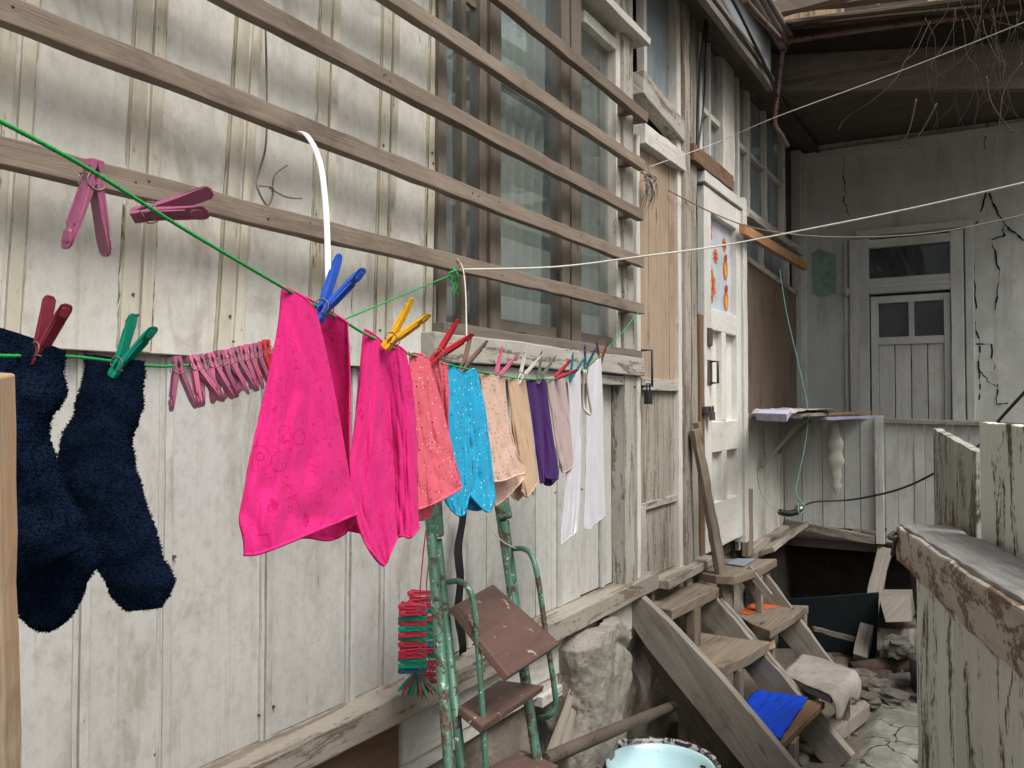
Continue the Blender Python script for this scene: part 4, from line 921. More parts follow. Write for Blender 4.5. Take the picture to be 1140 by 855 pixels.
P_ = [PY(px, py, 3.24) for px, py in pts]; mb.prism(P_, (0, .045, 0), (.6, 0, -.8)); mb.build('stringer', M['grey'], left, .004)
mb = MB(); P_ = [PY(px, py, 3.34) for px, py in [(714, 722), (730, 712), (790, 800), (850, 880), (830, 905), (788, 845), (750, 790)]]; mb.prism(P_, (0, .03, 0), (.6, 0, -.8)); mb.build('stringer', M['darkwood'], left, .003)
mb = MB(); A_ = PZ(792, 655, .70); 
mb.bar(PY(786, 672, 3.86), PY(938, 850, 3.86), .12, .04, (1, 0, .8), 20, .004); mb.bar(PY(800, 668, 3.90), PY(948, 842, 3.90), .04, .035, (1, 0, .8), 20, .004)
mb.build('stringer', M['grey'], left, .003)
mb = MB()
def leg(mb, px, py, z0, z1, w=.05, t=.03): p = PZ(px, py, z1); mb.bar((p.x, p.y, z0), (p.x, p.y, z1), w, t, (0, 1, 0), 5, .0015)
leg(mb, 772, 676, Z2, Z1 - .045, .085, .04); leg(mb, 797, 748, 0, Z2 - .045, .07, .035); leg(mb, 822, 744, 0, Z2 - .045, .06, .03); leg(mb, 760, 736, 0, Z2 - .045, .05, .03); leg(mb, 880, 822, 0, Z3 - .03, .09, .05); leg(mb, 846, 826, 0, Z3 - .03, .09, .05)
mb.bar(PZ(742, 712, Z2 - .03), PZ(770, 704, Z2 + .05), .03, .02, (0, 0, 1)); 
mb.split('leg', M['tread'], left, .003)
mb = MB(); p = PZ(850, 720, Z2 - .07); mb.bar(PZ(790, 747, Z2 - .06), PZ(860, 716, Z2 - .05), .035, .03, (0, 0, 1), 4, .002); mb.bar(PZ(836, 838, .12), PZ(868, 842, .12), .16, .05, (0, 0, 1), 4, .004); mb.split('batten', M['raw'], left, .003)
mb = MB(); p0_ = PZ(735, 668, .6); mb.box((.0, 3.42, .62), (.03, 3.95, .745), 'y'); mb.build('riser', M['tread'], left, .003)
right = thing('wooden_steps', 'farther flight of plank steps rising to the white panelled door', 'steps', (.5, 4.1, 0))
Q1, Q2, Q3, Q4 = .75, .53, .31, .10
tr('tread', [(777, 637), (795, 630), (806, 622), (865, 622), (850, 631), (818, 642), (797, 641)], Q1, M['tread'], right, .04)
tr('tread', [(820, 684), (836, 672), (900, 674), (878, 689), (857, 702), (836, 694)], Q2, M['tread'], right, .04)
tr('tread', [(917, 806), (935, 787), (962, 779), (968, 784), (932, 812)], Q4, M['grey'], right, .07)
mb = MB(); mb.prism([PZ(808, 628, Q1 + .004), PZ(820, 622.5, Q1 + .004), PZ(842, 622.5, Q1 + .004), PZ(828, 631, Q1 + .004)], (0, 0, .004)); tag(mb.build('grey_mat', m_plain('blue_grey_mat', (.17, .20, .25), .9)), 'thin blue grey mat strip on the top step before the white door', 'mat')
P = []   # linoleum draped over the third tread
base = [PZ(871, 750, Q3), PZ(895, 726, Q3), PZ(953, 747, Q3), PZ(925, 775, Q3)]
for i in range(21):
    u = i / 20; row = []
    for j in range(25):
        v = j / 24 * 1.28; a = base[0].lerp(base[3], u); b = base[1].lerp(base[2], u); vv = min(v, 1); p = a.lerp(b, u * 0 + vv)
        # v runs from the wall side to the yard side; beyond the edge it hangs down
        row.append((a, b, u, v))
    P.append(row)
G_ = []
for i in range(25):
    u = i / 24; row = []
    for j in range(21):
        v = j / 20; a = base[0].lerp(base[1], v); b = base[3].lerp(base[2], v); uu = u * 1.25
        p = a.lerp(b, min(uu, 1)); ov = max(0, uu - 1); d = (b - a).normalized()
        p = p + d * (.03 * math.sin(min(1, ov * 8) * 1.57)) + Vector((0, 0, -ov * .36 * (1 + .25 * math.sin(v * 9)) + .006 * mn.noise(p * 14))); row.append(p)
    G_.append(row)
mb = MB(); mb.grid(G_); tag(mb.build('lino_sheet', M['lino'], solid=.004), 'worn grey linoleum piece draped over the third step of the farther flight', 'linoleum')
tr('tread', [(872, 752), (896, 728), (952, 748), (925, 776)], Q3 - .008, M['grey'], right, .03)
mb = MB(); leg(mb, 853, 630, Q2, Q1 - .04, .05, .03); leg(mb, 812, 641, Q2 - .1, Q1 - .04, .05, .03); leg(mb, 845, 640, Q2, Q1 - .04, .04, .03); leg(mb, 893, 678, .3, Q2 - .04, .05, .04); leg(mb, 858, 700, .1, Q2 - .04, .04, .03); leg(mb, 905, 757, .0, Q3 - .04, .06, .04); leg(mb, 940, 758, .0, Q3 - .04, .06, .04); mb.split('leg', M['tread'], right, .003)
mb = MB(); mb.bar(PY(838, 640, 4.35), PY(945, 785, 4.35), .13, .035, (1, 0, .8), 20, .003); mb.bar(PY(832, 632, 4.10), PY(856, 664, 4.10), .04, .02, (1, 0, .8), 4, .002); mb.build('stringer', M['grey'], right, .003)
m_ = MB(); m_.prism([PZ(822, 682.5, Q2 + .002), PZ(837, 672.5, Q2 + .002), PZ(874, 674, Q2 + .002), PZ(862, 677, Q2 + .002), PZ(846, 679, Q2 + .002), PZ(834, 684.5, Q2 + .002)], (0, 0, .002)); M['orange_paint'] = m_paint('orange_paint', (.50, .10, .03), (.25, .17, .12), .35, .5); m_.build('orange_paint_patch', M['orange_paint'], right)
m_ = MB(); m_.prism([PZ(741, 627, .803), PZ(752, 617, .803), PZ(769, 613.5, .803), PZ(762, 619, .803)], (0, 0, .003)); m_.build('orange_paint_patch', M['orange_paint'], house)
# blue mat
P = []; q = [PZ(815, 798, Z3 + .012), PZ(843, 770, Z3 + .012), PZ(899, 778, Z3 + .012), PZ(868, 824, Z3 + .012)]
for i in range(45):
    row = []
    for j in range(45):
        u, v = i / 44, j / 44; p = q[0].lerp(q[1], u).lerp(q[3].lerp(q[2], u), v); e = min(u, v, 1 - u, 1 - v)
        row.append(p + Vector((.004 * mn.noise(Vector((u * 7, v * 3, 5))), .006 * mn.noise(Vector((u * 3, v * 9, 1))), .004 * mn.fractal(Vector((u * 6, v * 6, 2)), 1, 2, 3) + .006 * min(1, e * 12) + .006 * mn.noise(Vector((u * 2.5 + v, v * 14 - u * 3, 9))) * min(1, e * 8))))
    P.append(row)
mb = MB(); mb.grid(P)
def towel():
    t = NT('blue_towel'); n = t.noise(t.obj, 260, 3, .7); b = t.noise(t.obj, 16, 5, .7)
    c = t.mix(t.ramp(n, .3, .7), (.006, .035, .42), (.015, .08, .62)); c = t.mix(t.math('MULTIPLY', t.ramp(b, .5, .75), .45), c, (.05, .07, .25)); t.bump(n, .9, .004); return t.done(c, .95, .1)
tag(mb.build('blue_mat', towel(), solid=.008, offset=1), 'bright blue towelling mat on the lowest brown step', 'mat')
# prop stick
mb = MB(); a = PX(774, 478, .09); b = PZ(810, 678, .62); b = PD(810, 680, 3.95); mb.bar(PX(776, 470, .08), PX(779, 500, .09), .035, .03, (0, 1, 0)); mb.bar(a, b, .055, .03, (.3, 1, 0), 20, .003, .06); tag(mb.build('prop_stick', M['tread'], bevel=.003), 'rough grey brown plank propped aslant against the white door jamb', 'plank')
# ---------------------------------------------------------------- fence at the right
A_ = PD(997, 585, 2.8); B_ = PD(1140, 680, 1.31); dA = (B_ - A_).normalized(); rt = Vector((-dA.y, dA.x, 0)).normalized()
if rt.x < 0: rt = -rt
fence = thing('peeling_fence', 'peeling pale green plank fence with a thick flaking timber cap', 'fence', (A_.x + .1, A_.y, 0))
E_ = A_ + dA * 2.3; CW = .17; CT = .115
mb = MB(); n = 60; P = []
mb.bar(A_ + rt * CW / 2 - Vector((0, 0, CT / 2)), E_ + rt * CW / 2 - Vector((0, 0, CT / 2)), CW, CT, rt, 34, .0035)
mb.build('cap', M['captop'], fence, .008)
mb = MB(); q_ = Vector((0, 0, .003)); mb.bar(A_ + rt * (CW / 2) + q_ + dA * .01, E_ + rt * (CW / 2) + q_, CW - .022, .012, rt, 40, .003); mb.build('cap_top', M['captopface'], fence, .004)
mb = MB(); q = A_ + dA * .05 - Vector((0, 0, .035)) - rt * .005; mb.tube([q - dA * .03 + Vector((0, 0, .012)), q - rt * .02, q + dA * .03 - Vector((0, 0, .004))], .008, 8); mb.tube([q + Vector((0, 0, 0)), q - rt * .012 - Vector((0, 0, .06))], .007, 8, cat=False); mb.build('iron_hook', M['rust'], fence)
def at_px(base, px, lo=-.5, hi=3.0):   # where along the fence line a point is seen
    for _ in range(50):
        m = (lo + hi) / 2; p = base + dA * m - CAM; x = 570 + F * p.dot(RT) / p.dot(FW)
        if x < px: lo = m
        else: hi = m
    return base + dA * m
def vplank(mb, p, q, z0, z1, th=.025, jit=.003, ztop2=None):
    c = (p + q) / 2; w_ = (q - p).length - .006; mb.bar((c.x, c.y, z0), (c.x, c.y, z1), w_, th, Vector((dA.x, dA.y, 0)), 16, jit)
lb = A_ + rt * .035; mb = MB(); s0 = at_px(lb, 1022); pxs = [s0, at_px(lb, 1070)]; w_ = (pxs[1] - pxs[0]).length; w_ = max(w_, .16)
d0 = s0; i = 0
cuts = [at_px(lb, 1024), at_px(lb, 1068), at_px(lb, 1118)]
ll = (cuts[2] - cuts[1]).length
while (cuts[-1] - A_).length < 2.2: cuts.append(cuts[-1] + dA * .15)
for i in range(len(cuts) - 1):
    z1 = min(cuts[i].z, cuts[i + 1].z) - CT - .002; vplank(mb, cuts[i], cuts[i + 1], 0, z1)
mb.build('lower_plank', M['mint'], fence, .004)
ub = A_ + rt * (CW + .02); mb = MB(); c1_, c2_, c3_, c4_ = at_px(ub, 1040), at_px(ub, 1087), at_px(ub, 1092), at_px(ub, 1165)
zt1 = CAM.z + (450 - 480) / F * (c1_ - CAM).dot(FW)
zt2 = CAM.z + (450 - 470) / F * (c3_ - CAM).dot(FW)
def jag(mb, p, q, z0, z1, th, slope, seed):
    n = 16; pts = [Vector((p.x, p.y, z0)), Vector((q.x, q.y, z0))]
    for k in range(n + 1):
        t = 1 - k / n; c = p.lerp(q, t); pts.append(Vector((c.x, c.y, z1 - slope * t + .005 * mn.noise(Vector((t * 9, seed, 0))) + .002 * random.uniform(-1, 1))))
    mb.prism(pts, rt * th, (0, 0, 1))
jag(mb, c1_, c2_, .3, zt1 + .01, .03, .05, 1); mb.build('grey_upper_board', M['mint2'], fence, .003)
mb = MB(); jag(mb, c3_, c4_, .3, zt2, .03, 0, 5)
cc = c4_; 
for k in range(4): jag(mb, cc + dA * .006, cc + dA * .15, .3, zt2 + random.uniform(-.03, .03), .03, 0, 9 + k); cc = cc + dA * .15
mb.build('upper_board', M['mint'], fence, .003)
mb = MB(); mb.tube([PY(0, 0, 1)] * 2, .001, 3, cat=False) if False else None
# second post at far end under the cap
mb = MB(); s_ = A_ + dA * .22 + rt * .10; mb.bar((s_.x, s_.y, 0), (s_.x, s_.y, s_.z - CT), .07, .07, rt, 10, .003); mb.build('fence_post', M['darkwood'], fence, .003)
# stick at the left edge
mb = MB(); a = PD(-16, 416, .60); b = PD(-6, 860, .64); d = (b - a) / (a.z - b.z); g_ = a + d * a.z; mb.bar(a, g_, .030, .022, RT, 40, .0012); tag(mb.build('wooden_stake', M['stake'], bevel=.002), 'upright bare wooden stake at the left edge in front of the navy sock', 'stake')
# ---------------------------------------------------------------- step ladder
lad = thing('step_ladder', 'old folding step ladder with chipped green tubes and red brown boards', 'step ladder', (.5, 2.2, 0))
def down(a, b, z=0): return a + (b - a) * ((a.z - z) / (a.z - b.z))
la, lb_ = PD(477, 552, 1.80), PD(500, 855, 1.68); ra, rb = PD(553, 545, 2.16), PD(598, 846, 2.02)
def stile(a, b, r, k):
    m_ = MB(); e = down(a, b); m_.tube([a, e], r, 12, cat=False); return m_.build('stile', M['green_metal'], lad)
stile(la, lb_, .0115, 0); stile(ra, rb, .0125, 1)
l2a, l2b = PD(487, 600, 1.79), PD(514, 855, 1.70); r2a, r2b = PD(562, 580, 2.13), PD(589, 780, 2.10)
stile(l2a, l2b, .010, 2); stile(r2a, r2b, .011, 3)
mb = MB()
for a, b in ((PD(482, 553, 1.79), PD(485, 598, 1.785)), (PD(557, 548, 2.15), PD(563, 578, 2.13))): mb.bar(a, b, .036, .028, RT, 4, .001)
mb.split('hinge_cap', M['green_metal'], lad, .006)
mb = MB(); mb.tube([PD(499, 648, 1.76), PD(510, 647, 1.74), PD(520, 653, 1.72), PD(527, 672, 1.71), PD(532, 720, 1.70), PD(537, 790, 1.68), PD(541, 860, 1.66), PD(545, 930, 1.65)], .0062, 10); mb.build('hand_loop', M['green_metal'], lad)
mb = MB(); mb.tube([PD(572, 611, 2.12), PD(583, 611, 2.08), PD(592, 619, 2.05), PD(599, 645, 2.03), PD(607, 700, 2.02), PD(617, 765, 2.0), PD(618, 786, 2.0), PD(611, 797, 2.0), PD(602, 799, 2.04)], .0068, 10); mb.build('hand_loop', M['green_metal'], lad)
def slab4(pts, th, name, parent):
    P_ = [PD(*p) for p in pts]; n_ = nrm((P_[1] - P_[0]).cross(P_[3] - P_[0])); n_ = -n_ if n_.z > 0 else n_
    m_ = MB(); m_.prism(P_, n_ * th, P_[1] - P_[0]); return m_.build(name, M['redboard'], parent, .003)
slab4([(505, 674, 1.74), (549, 650, 2.10), (624, 716, 2.00), (567, 753, 1.65)], .016, 'seat_board', lad)
slab4([(510, 786, 1.72), (556, 757, 2.10), (606, 763, 2.0), (537, 808, 1.62)], .016, 'step_board', lad)
slab4([(510, 870, 1.70), (582, 834, 2.1), (622, 852, 2.0), (560, 900, 1.6)], .016, 'step_board', lad)
mb = MB(); mb.tube([down(la, lb_, .5), down(ra, rb, .5)], .007, 8, cat=False); mb.tube([down(l2a, l2b, .25), down(r2a, r2b, .25)], .007, 8, cat=False); mb.split('cross_bar', M['green_metal'], lad)
# thin cord down the ladder and black strap
mb = MB(); mb.tube([PD(541, 570, 2.1), PD(548, 590, 2.1), PD(560, 603, 2.1), PD(575, 611, 2.1)], .0015, 5); mb.build('tied_cord', M['whiteline'], lad)
P = []
for i in range(16):
    t = i / 15; l = PX(511 - 4 * math.sin(t * 3), 560 + 170 * t, .02); P.append([l + Vector((.006 * math.sin(j + i), .05 * j / 3 * (.7 + .3 * math.sin(i)), 0)) for j in range(4)])
mb = MB(); mb.grid(P); tag(mb.build('black_strip', M['black'], solid=.003), 'ragged black cloth strip hanging on the siding behind the ladder', 'cloth strip')
# ---------------------------------------------------------------- basins
BZ = .30; bc = PZ(735, 852, BZ); R1 = 60.5 / F * (bc - CAM).dot(FW)
oc = PZ(731, 849, BZ - .008); R2 = 69 / F * (oc - CAM).dot(FW)
def marble():
    t = NT('marbled_enamel'); n = t.noise(t.obj, 26, 6, .7, 1.5); c = t.mix(t.ramp(n, .47, .55), (.02, .02, .025), (.38, .36, .36)); c = t.mix(t.ramp(t.noise(t.obj, 12, 4), .55, .7), c, (.10, .07, .05)); return t.done(c, .25, .6)
mb = MB(); mb.lathe((oc.x, oc.y, BZ - .008), [(.001, -.16), (R2 * .6, -.16), (R2 * .80, -.10), (R2 * .93, -.02), (R2 * .95, .0), (R2, .006), (R2 * 1.01, .002), (R2, -.004), (R2 * .94, -.012), (R2 * .82, -.106), (R2 * .6, -.168), (.001, -.168)], 64)
tag(mb.build('marbled_basin', marble()), 'dark marbled enamel basin holding the pale blue basin', 'basin')
def enamel():
    t = NT('blue_enamel'); n = t.noise(t.obj, 40, 5, .7); c = t.mix(t.ramp(t.noise(t.obj, 6, 4), .3, .7), (.50, .70, .74), (.44, .64, .70)); c = t.mix(t.ramp(n, .70, .73), c, (.05, .05, .06)); return t.done(c, .18, .6)
mb = MB(); mb.lathe((bc.x, bc.y, BZ), [(.001, -.125), (R1 * .62, -.122), (R1 * .72, -.11), (R1 * .90, -.02), (R1 * .95, -.003), (R1 * .985, .002), (R1, -.001), (R1 * .985, -.006), (R1 * .93, -.014), (R1 * .74, -.114), (R1 * .6, -.128), (.001, -.13)], 64)
ib = tag(mb.build('enamel_basin', enamel()), 'pale blue enamel basin nested inside the dark marbled basin', 'basin')
m2 = MB(); q = Vector((bc.x + R1 * .62, bc.y + R1 * .58, BZ - .02)); m2.rock(q, (.011, .005, .005), 2, 2, .3); m2.build('rim_chip', M['cable'], ib)
mb = MB(); mb.box((oc.x - .14, oc.y - .14, 0), (oc.x + .14, oc.y + .14, BZ - .20), 'x'); tag(mb.build('basin_block', M['darkwood'], bevel=.005), 'low wooden block under the marbled basin', 'block')
# ---------------------------------------------------------------- washing lines
def zl1(px): return .505 / (.306 - (px - 570) / F)
def zl2(px): return .60 / (.20 - (px - 570) / F)
line1 = [(-60, 108), (0, 135), (100, 189), (200, 252), (315, 320), (352, 341), (385, 359), (405, 371), (428, 382), (455, 394), (500, 406), (540, 415), (585, 422), (625, 421), (650, 410), (668, 396), (690, 373), (712, 346)]
L1P = [PD(px, py, zl1(px)) for px, py in line1]
mb = MB(); mb.tube(L1P, .00165, 8, res=8)
# twist of the rope: second strand wound round the first
def wind(P, r, pitch, rr):
    Q = resample(catmull(P, 10), 900); out = []; s = 0
    for i, p in enumerate(Q):
        d = nrm(Q[min(i + 1, 899)] - Q[max(i - 1, 0)]); x = nrm(d.cross(Vector((0, 0, 1)))); y = x.cross(d)
        if i: s += (p - Q[i - 1]).length
        a = s / pitch * 2 * math.pi; out.append(p + (x * math.cos(a) + y * math.sin(a)) * r)
    return out
for ph in (0, .5):
    Q = wind(L1P, .0009 if ph == 0 else -.0009, .009, 0); mb.tube(Q, .0011, 5, cat=False)
tag(mb.build('green_rope', M['rope']), 'green twisted washing line carrying the pegged underwear', 'washing line')
line2 = [(-60, 392), (0, 396), (80, 397), (165, 407), (200, 407), (245, 404), (300, 390), (340, 376), (385, 355), (440, 332), (500, 305)]
L2P = [PD(px, py, zl2(px)) for px, py in line2]; L2P[-1] = PX(502, 306, SX + .004)
mb = MB(); mb.tube(L2P, .0016, 8, res=8); mb.tube(wind(L2P, .0009, .009, 0), .0011, 5, cat=False)
kp = PX(503, 306, SX + .01)
mb.tube([kp + Vector((0, 0, .02)), kp + Vector((.012, .01, 0)), kp + Vector((0, .015, -.015)), kp + Vector((-.005, -.01, .0)), kp + Vector((.01, .005, .012))], .003, 6)
for k in range(5): mb.tube([kp, kp + Vector((.004, random.uniform(-.008, .02), -.02)), kp + Vector((.006, random.uniform(-.012, .03), -.035 - random.uniform(0, .02)))], .0012, 5)
tag(mb.build('green_rope', M['rope']), 'green line knotted to the lowest slat, holding navy socks and a row of pink pegs', 'washing line')
def rope(name, pts, r, mat, lab, cat='string'): m_ = MB(); m_.tube(pts, r, 6); return tag(m_.build(name, mat), lab, cat)
rope('white_line', [PX(512, 300, SX + .01), PD(620, 297, 2.4), PD(718, 285, 2.45), PD(800, 274, 2.5), PD(880, 259, 2.45), PD(1010, 233, 2.3), PD(1150, 201, 2.1)], .0028, M['whiteline'], 'cream cord running from the lowest slat across the yard to the right edge', 'washing line')
rope('thin_line', [PX(722, 186, .03), PD(800, 158, 3.8), PD(862, 131, 3.6), PD(1000, 80, 3.4), PD(1150, 21, 3.1)], .0018, M['whiteline'], 'thin grey wire rising from the orange door head to the top right', 'wire')
rope('thin_line', [PX(744, 212, .03), PD(800, 240, 4.1), PD(850, 256, 4.1), PD(930, 264, 4.1), PD(1040, 259, 4.0), PD(1150, 237, 3.9)], .003, M['wire'], 'slack old cord sagging low across the cracked far wall', 'cord')
rope('white_string', [PX(509, 288, SX + .004), PX(515, 298, SX + .02), PD(518, 320, 2.0), PD(519, 350, 1.8), PD(519.5, 384, 1.5)], .0016, M['whiteline'], 'white string from the lowest slat down to the brown peg')
rope('mint_string', [PX(868, 300, .14), PD(876, 350, 5.2), PD(890, 410, 5.2), PD(899, 455, 5.2), PD(897, 490, 5.2), PD(889, 530, 5.2), PD(886, 548, 5.2), PD(893, 560, 5.2), PD(897, 566, 5.2), PD(890, 572, 5.2), PD(888, 560, 5.2)], .0035, M['mintline'], 'mint green string hanging past the shelf to the hand shower')
rope('thin_string', [PD(842, 518, 5.0), PD(846, 545, 5.1), PD(856, 562, 5.15), PD(869, 570, 5.2)], .002, M['mintline'], 'faint green string between the shelf brace and hand shower')
# strap
P = []; sp = [(333, 146), (341, 150), (351, 166), (358, 190), (362, 225), (364, 260), (365, 300), (366, 330)]
C_ = catmull([PX(px, py, SX + .01).lerp(PD(px, py, .96), min(1, i / 6)) for i, (px, py) in enumerate(sp)], 5)
for i, p in enumerate(C_): wv_ = RT * .0034 * (p - CAM).dot(FW); P.append([p - wv_, p + wv_ + FW * .002])
mb = MB(); mb.grid(P); tag(mb.build('white_strap', M['strap'], solid=.0012), 'white plastic strap hanging from a slat down to the blue peg', 'strap')
# ---------------------------------------------------------------- pegs
def arm_mesh(mir):
    # side outline in x (opening) / z (length), jaw at z=0, handle towards +z
    out = [(0, 0), (.0052, .0), (.0062, .006), (.0052, .012), (.0066, .022), (.0098, .040), (.0150, .060), (.0172, .0700), (.0180, .0745), (.0178, .0770), (.0166, .0768), (.0160, .0735), (.0124, .064), (.0065, .045), (.0018, .028), (.0004, .020), (.0022, .015), (.0022, .010), (.0004, .006)]
    m_ = MB(); hw = [.0060] * 2 + [.0062] * 3 + [.0064, .0074, .0080, .0066, .0036, .0036, .0066, .0076] + [.0062] * 6
    n = len(out); i0 = 0
    for sgn in (-1, 1):
        for (x, z), h_ in zip(out, hw): m_.v.append(Vector((x * mir, sgn * h_, z)))
    m_.face(list(range(n)), [(0, 0)] * n, .5); m_.face(list(range(2 * n - 1, n - 1, -1)), [(0, 0)] * n, .5)
    for i in range(n): j = (i + 1) % n; m_.face([j, i, n + i, n + j], [(0, 0)] * 4, .5)
    return m_
def rib_mesh(mir):      # raised inner trough and thumb pad on the outer face
    m_ = MB(); P = [(.0072, .024), (.0108, .041), (.0150, .056)]
    for sg in (-1, 1): m_.bar((P[0][0] * mir, sg * .0046, P[0][1]), (P[2][0] * mir, sg * .0050, P[2][1]), .0014, .0022, (0, 1, 0), 3, 0)
    m_.rock((.0172 * mir, 0, .0665), (.0014, .0056, .0068), 1, 2, 0.0); return m_
def spring_mesh():
    m_ = MB()
    for sg in (-1, 1):
        P = []
        for k in range(13): a = math.pi * (.15 + 1.7 * k / 12); P.append((.0085 * math.cos(a + math.pi / 2) * 1.0, sg * .0066, .0175 + .0075 * math.sin(a + math.pi / 2) * -1))
        m_.tube(P, .0007, 5, cat=False)
    m_.tube([(.0072, -.0066, .0125), (.0072, .0066, .0125)], .0007, 5, cat=False); m_.tube([(-.0072, -.0066, .0125), (-.0072, .0066, .0125)], .0007, 5, cat=False)
    return m_
M['spring'] = m_metal('spring_steel', (.20, .17, .15), (.12, .06, .04), .5, .4, .6)
protos = {}
def peg(color, jaw, dirv, openv, label, group=None, scale=1., spring=True):
    if color not in protos:
        mat = m_plastic('peg_' + color, PC[color]); e = bpy.data.objects.new('clothes_peg', None); e.empty_display_size = .02; col.objects.link(e)
        ch = []
        for mir in (1, -1):
            a = arm_mesh(mir).build('arm', mat, e, .0008, origin=(0, 0, 0)); r = rib_mesh(mir).build('thumb_pad', mat, a, 0, origin=(0, 0, 0)); ch.append(a)
        sp_ = spring_mesh().build('spring', M['spring'], e, origin=(0, 0, 0)); protos[color] = e; o = e
    else:
        e = protos[color]; o = e.copy(); col.objects.link(o)
        for c in list(e.children):
            c2 = c.copy(); col.objects.link(c2); c2.parent = o
            for g in c.children: g2 = g.copy(); col.objects.link(g2); g2.parent = c2
    z = nrm(Vector(dirv)); x = Vector(openv); x = nrm(x - z * x.dot(z)); y = z.cross(x)
    m_ = Matrix((x, y, z)).transposed().to_4x4(); o.matrix_world = Matrix.Translation(jaw) @ m_ @ Matrix.Scale(scale, 4); o.location = jaw; o.rotation_euler = m_.to_euler(); o.scale = (scale,) * 3
    o['label'] = label; o['category'] = 'clothes peg'
    if group: o['group'] = group
    return o
PC = dict(mauve=(.30, .085, .165), pink=(.44, .10, .20), red=(.52, .02, .03), maroon=(.20, .02, .035), green=(.0, .27, .17), blue=(.035, .13, .62), yellow=(.78, .44, .015), brown=(.27, .16, .13), rose=(.72, .16, .32), white=(.66, .66, .60), grey=(.16, .19, .175), teal=(.0, .22, .33), darkteal=(.0, .09, .16), crimson=(.50, .035, .075))
d1 = nrm(L1P[12] - L1P[3])
def lp(color, z, jx, jy, ex, ey, lab, grp='pegs holding laundry', sc=1., off=0., tw=0., openv=None):
    j = PD(jx, jy, z); e = PD(ex, ey, z + off); d = nrm(e - j); side = nrm(d.cross(FW)); 
    ov = openv or (side + FW * tw)
    return peg(color, j, d, ov, lab, grp, sc)
lp('blue', .94, 352, 357, 383, 306, 'big blue peg clipping the nearest hot pink briefs', sc=1.02, tw=.3)
lp('yellow', 1.08, 428, 388, 457, 355, 'yellow peg clipping the second hot pink briefs', tw=.3, sc=.95)
lp('red', 1.24, 481, 403, 505, 378, 'bright red peg clipping the coral dotted briefs', tw=.3, sc=.95)
lp('brown', 1.42, 513, 414, 528, 386, 'brown peg with string tied to it on the turquoise dotted briefs', tw=.2, sc=.9)
lp('rose', 1.56, 549, 428, 564, 398, 'light pink peg clipping the peach dotted briefs', tw=.1, sc=.95)
lp('white', 1.69, 576, 427, 589, 402, 'off white peg clipping the plain beige briefs', tw=.0, sc=1.0)
lp('grey', 1.83, 598, 427, 607, 404, 'grey green peg clipping the purple briefs', tw=0, sc=.95)
lp('crimson', 1.98, 613, 424, 634, 410, 'dark red peg lying flat on the pale mauve briefs', tw=.4, sc=.9)
lp('teal', 2.14, 634, 424, 643, 400, 'teal peg on the near corner of the first long white garment', tw=0, sc=.95)
lp('darkteal', 2.30, 651, 413, 656, 392, 'dark teal peg between the two long white garments', tw=0, sc=.95)
lp('maroon', 2.52, 668, 407, 670, 385, 'thin dark red peg at the far end of the laundry', tw=0, sc=.95)
lp('maroon', .765, 38, 406, 64, 339, 'dark red peg clipping the navy sock at the left edge', tw=.55, sc=.83)
lp('green', .885, 126, 420, 158, 362, 'green peg clipping the second navy sock', tw=.3, sc=.90)
# idle pegs on the near green line: jaws on the rope, handles away
mg = 'idle mauve pegs on the green line'
p = lp('mauve', .742, 105, 178, 98, 256, 'upright mauve peg hanging alone on the near green rope', mg, 1.08, tw=1.7)
p = lp('mauve', .83, 148, 240, 226, 226, 'mauve peg turned sideways beside the upright one', mg, 1.02, tw=.9)
# row of pink pegs on second line
rowp = [(196, 405, 204, 455, 'mauve'), (212, 404, 229, 437, 'pink'), (220, 403, 233, 436, 'mauve'), (232, 401, 246, 438, 'pink'), (243, 398, 252, 440, 'mauve'), (252, 397, 262, 432, 'pink'), (259, 395, 272, 432, 'mauve'), (268, 393, 275, 430, 'pink'), (276, 391, 281, 430, 'pink'), (284, 390, 290, 432, 'mauve'), (291, 388, 294, 424, 'red'), (296, 386, 299, 420, 'red')]
for k, (jx, jy, ex, ey, c) in enumerate(rowp):
    z = zl2(jx); j = PD(jx, jy - 8, z); d = nrm(PD(ex, ey, z) - j); 
    lab = {0: 'first mauve peg at the near end of the idle row', 10: 'red peg near the far end of the idle row', 11: 'last red peg of the idle row, next to the pink briefs'}.get(k, 'pink peg packed among others in the idle row on the green line')
    sgn = RT * .82 + FW * random.uniform(.5, 1.1); peg(c, j, d, sgn, lab, 'idle row of pegs on the green line', .84)
# hanging bundle of stacked pegs beside the ladder
def bun(px, py, z, cname, ang=0., flip=1, lab=None):
    j = PD(px, py, z); d = nrm(RT * flip * -1 + Vector((0, 0, ang)) + FW * random.uniform(-.15, .15)); return peg(cname, j, d, FW + Vector((0, 0, 1)) * random.uniform(-.12, .12), lab or 'peg clipped in the stacked bundle hanging beside the ladder', 'stacked pegs in the hanging bundle', .86)
seq = ['red', 'red', 'green', 'red', 'green', 'red', 'green', 'red', 'red', 'red', 'green', 'green', 'darkteal']
for k, c in enumerate(seq):
    bun(475, 676 + k * 5.9, 1.98, {'red': 'crimson'}.get(c, c), random.uniform(-.02, .08), 1)
for k, c in enumerate(['crimson', 'crimson', 'crimson', 'green', 'crimson', 'green', 'green', 'green', 'teal', 'crimson', 'green', 'crimson', 'crimson', 'crimson', 'crimson']):
    bun((484 if k < 3 else 487), 660 + k * 7, 2.06, c, random.uniform(-.1, .1), 1)
for k in range(7):
    a = -.6 + k * .2; j = PD(463 + k * .6, 748, 2.0); d = RT * a + Vector((0, 0, -1)) + FW * random.uniform(-.3, .3)
    peg('green' if k not in (1, 5) else 'crimson', j, d, RT + FW * .3, 'peg pointing down in the tuft under the hanging bundle', 'peg tuft under the bundle', .8)
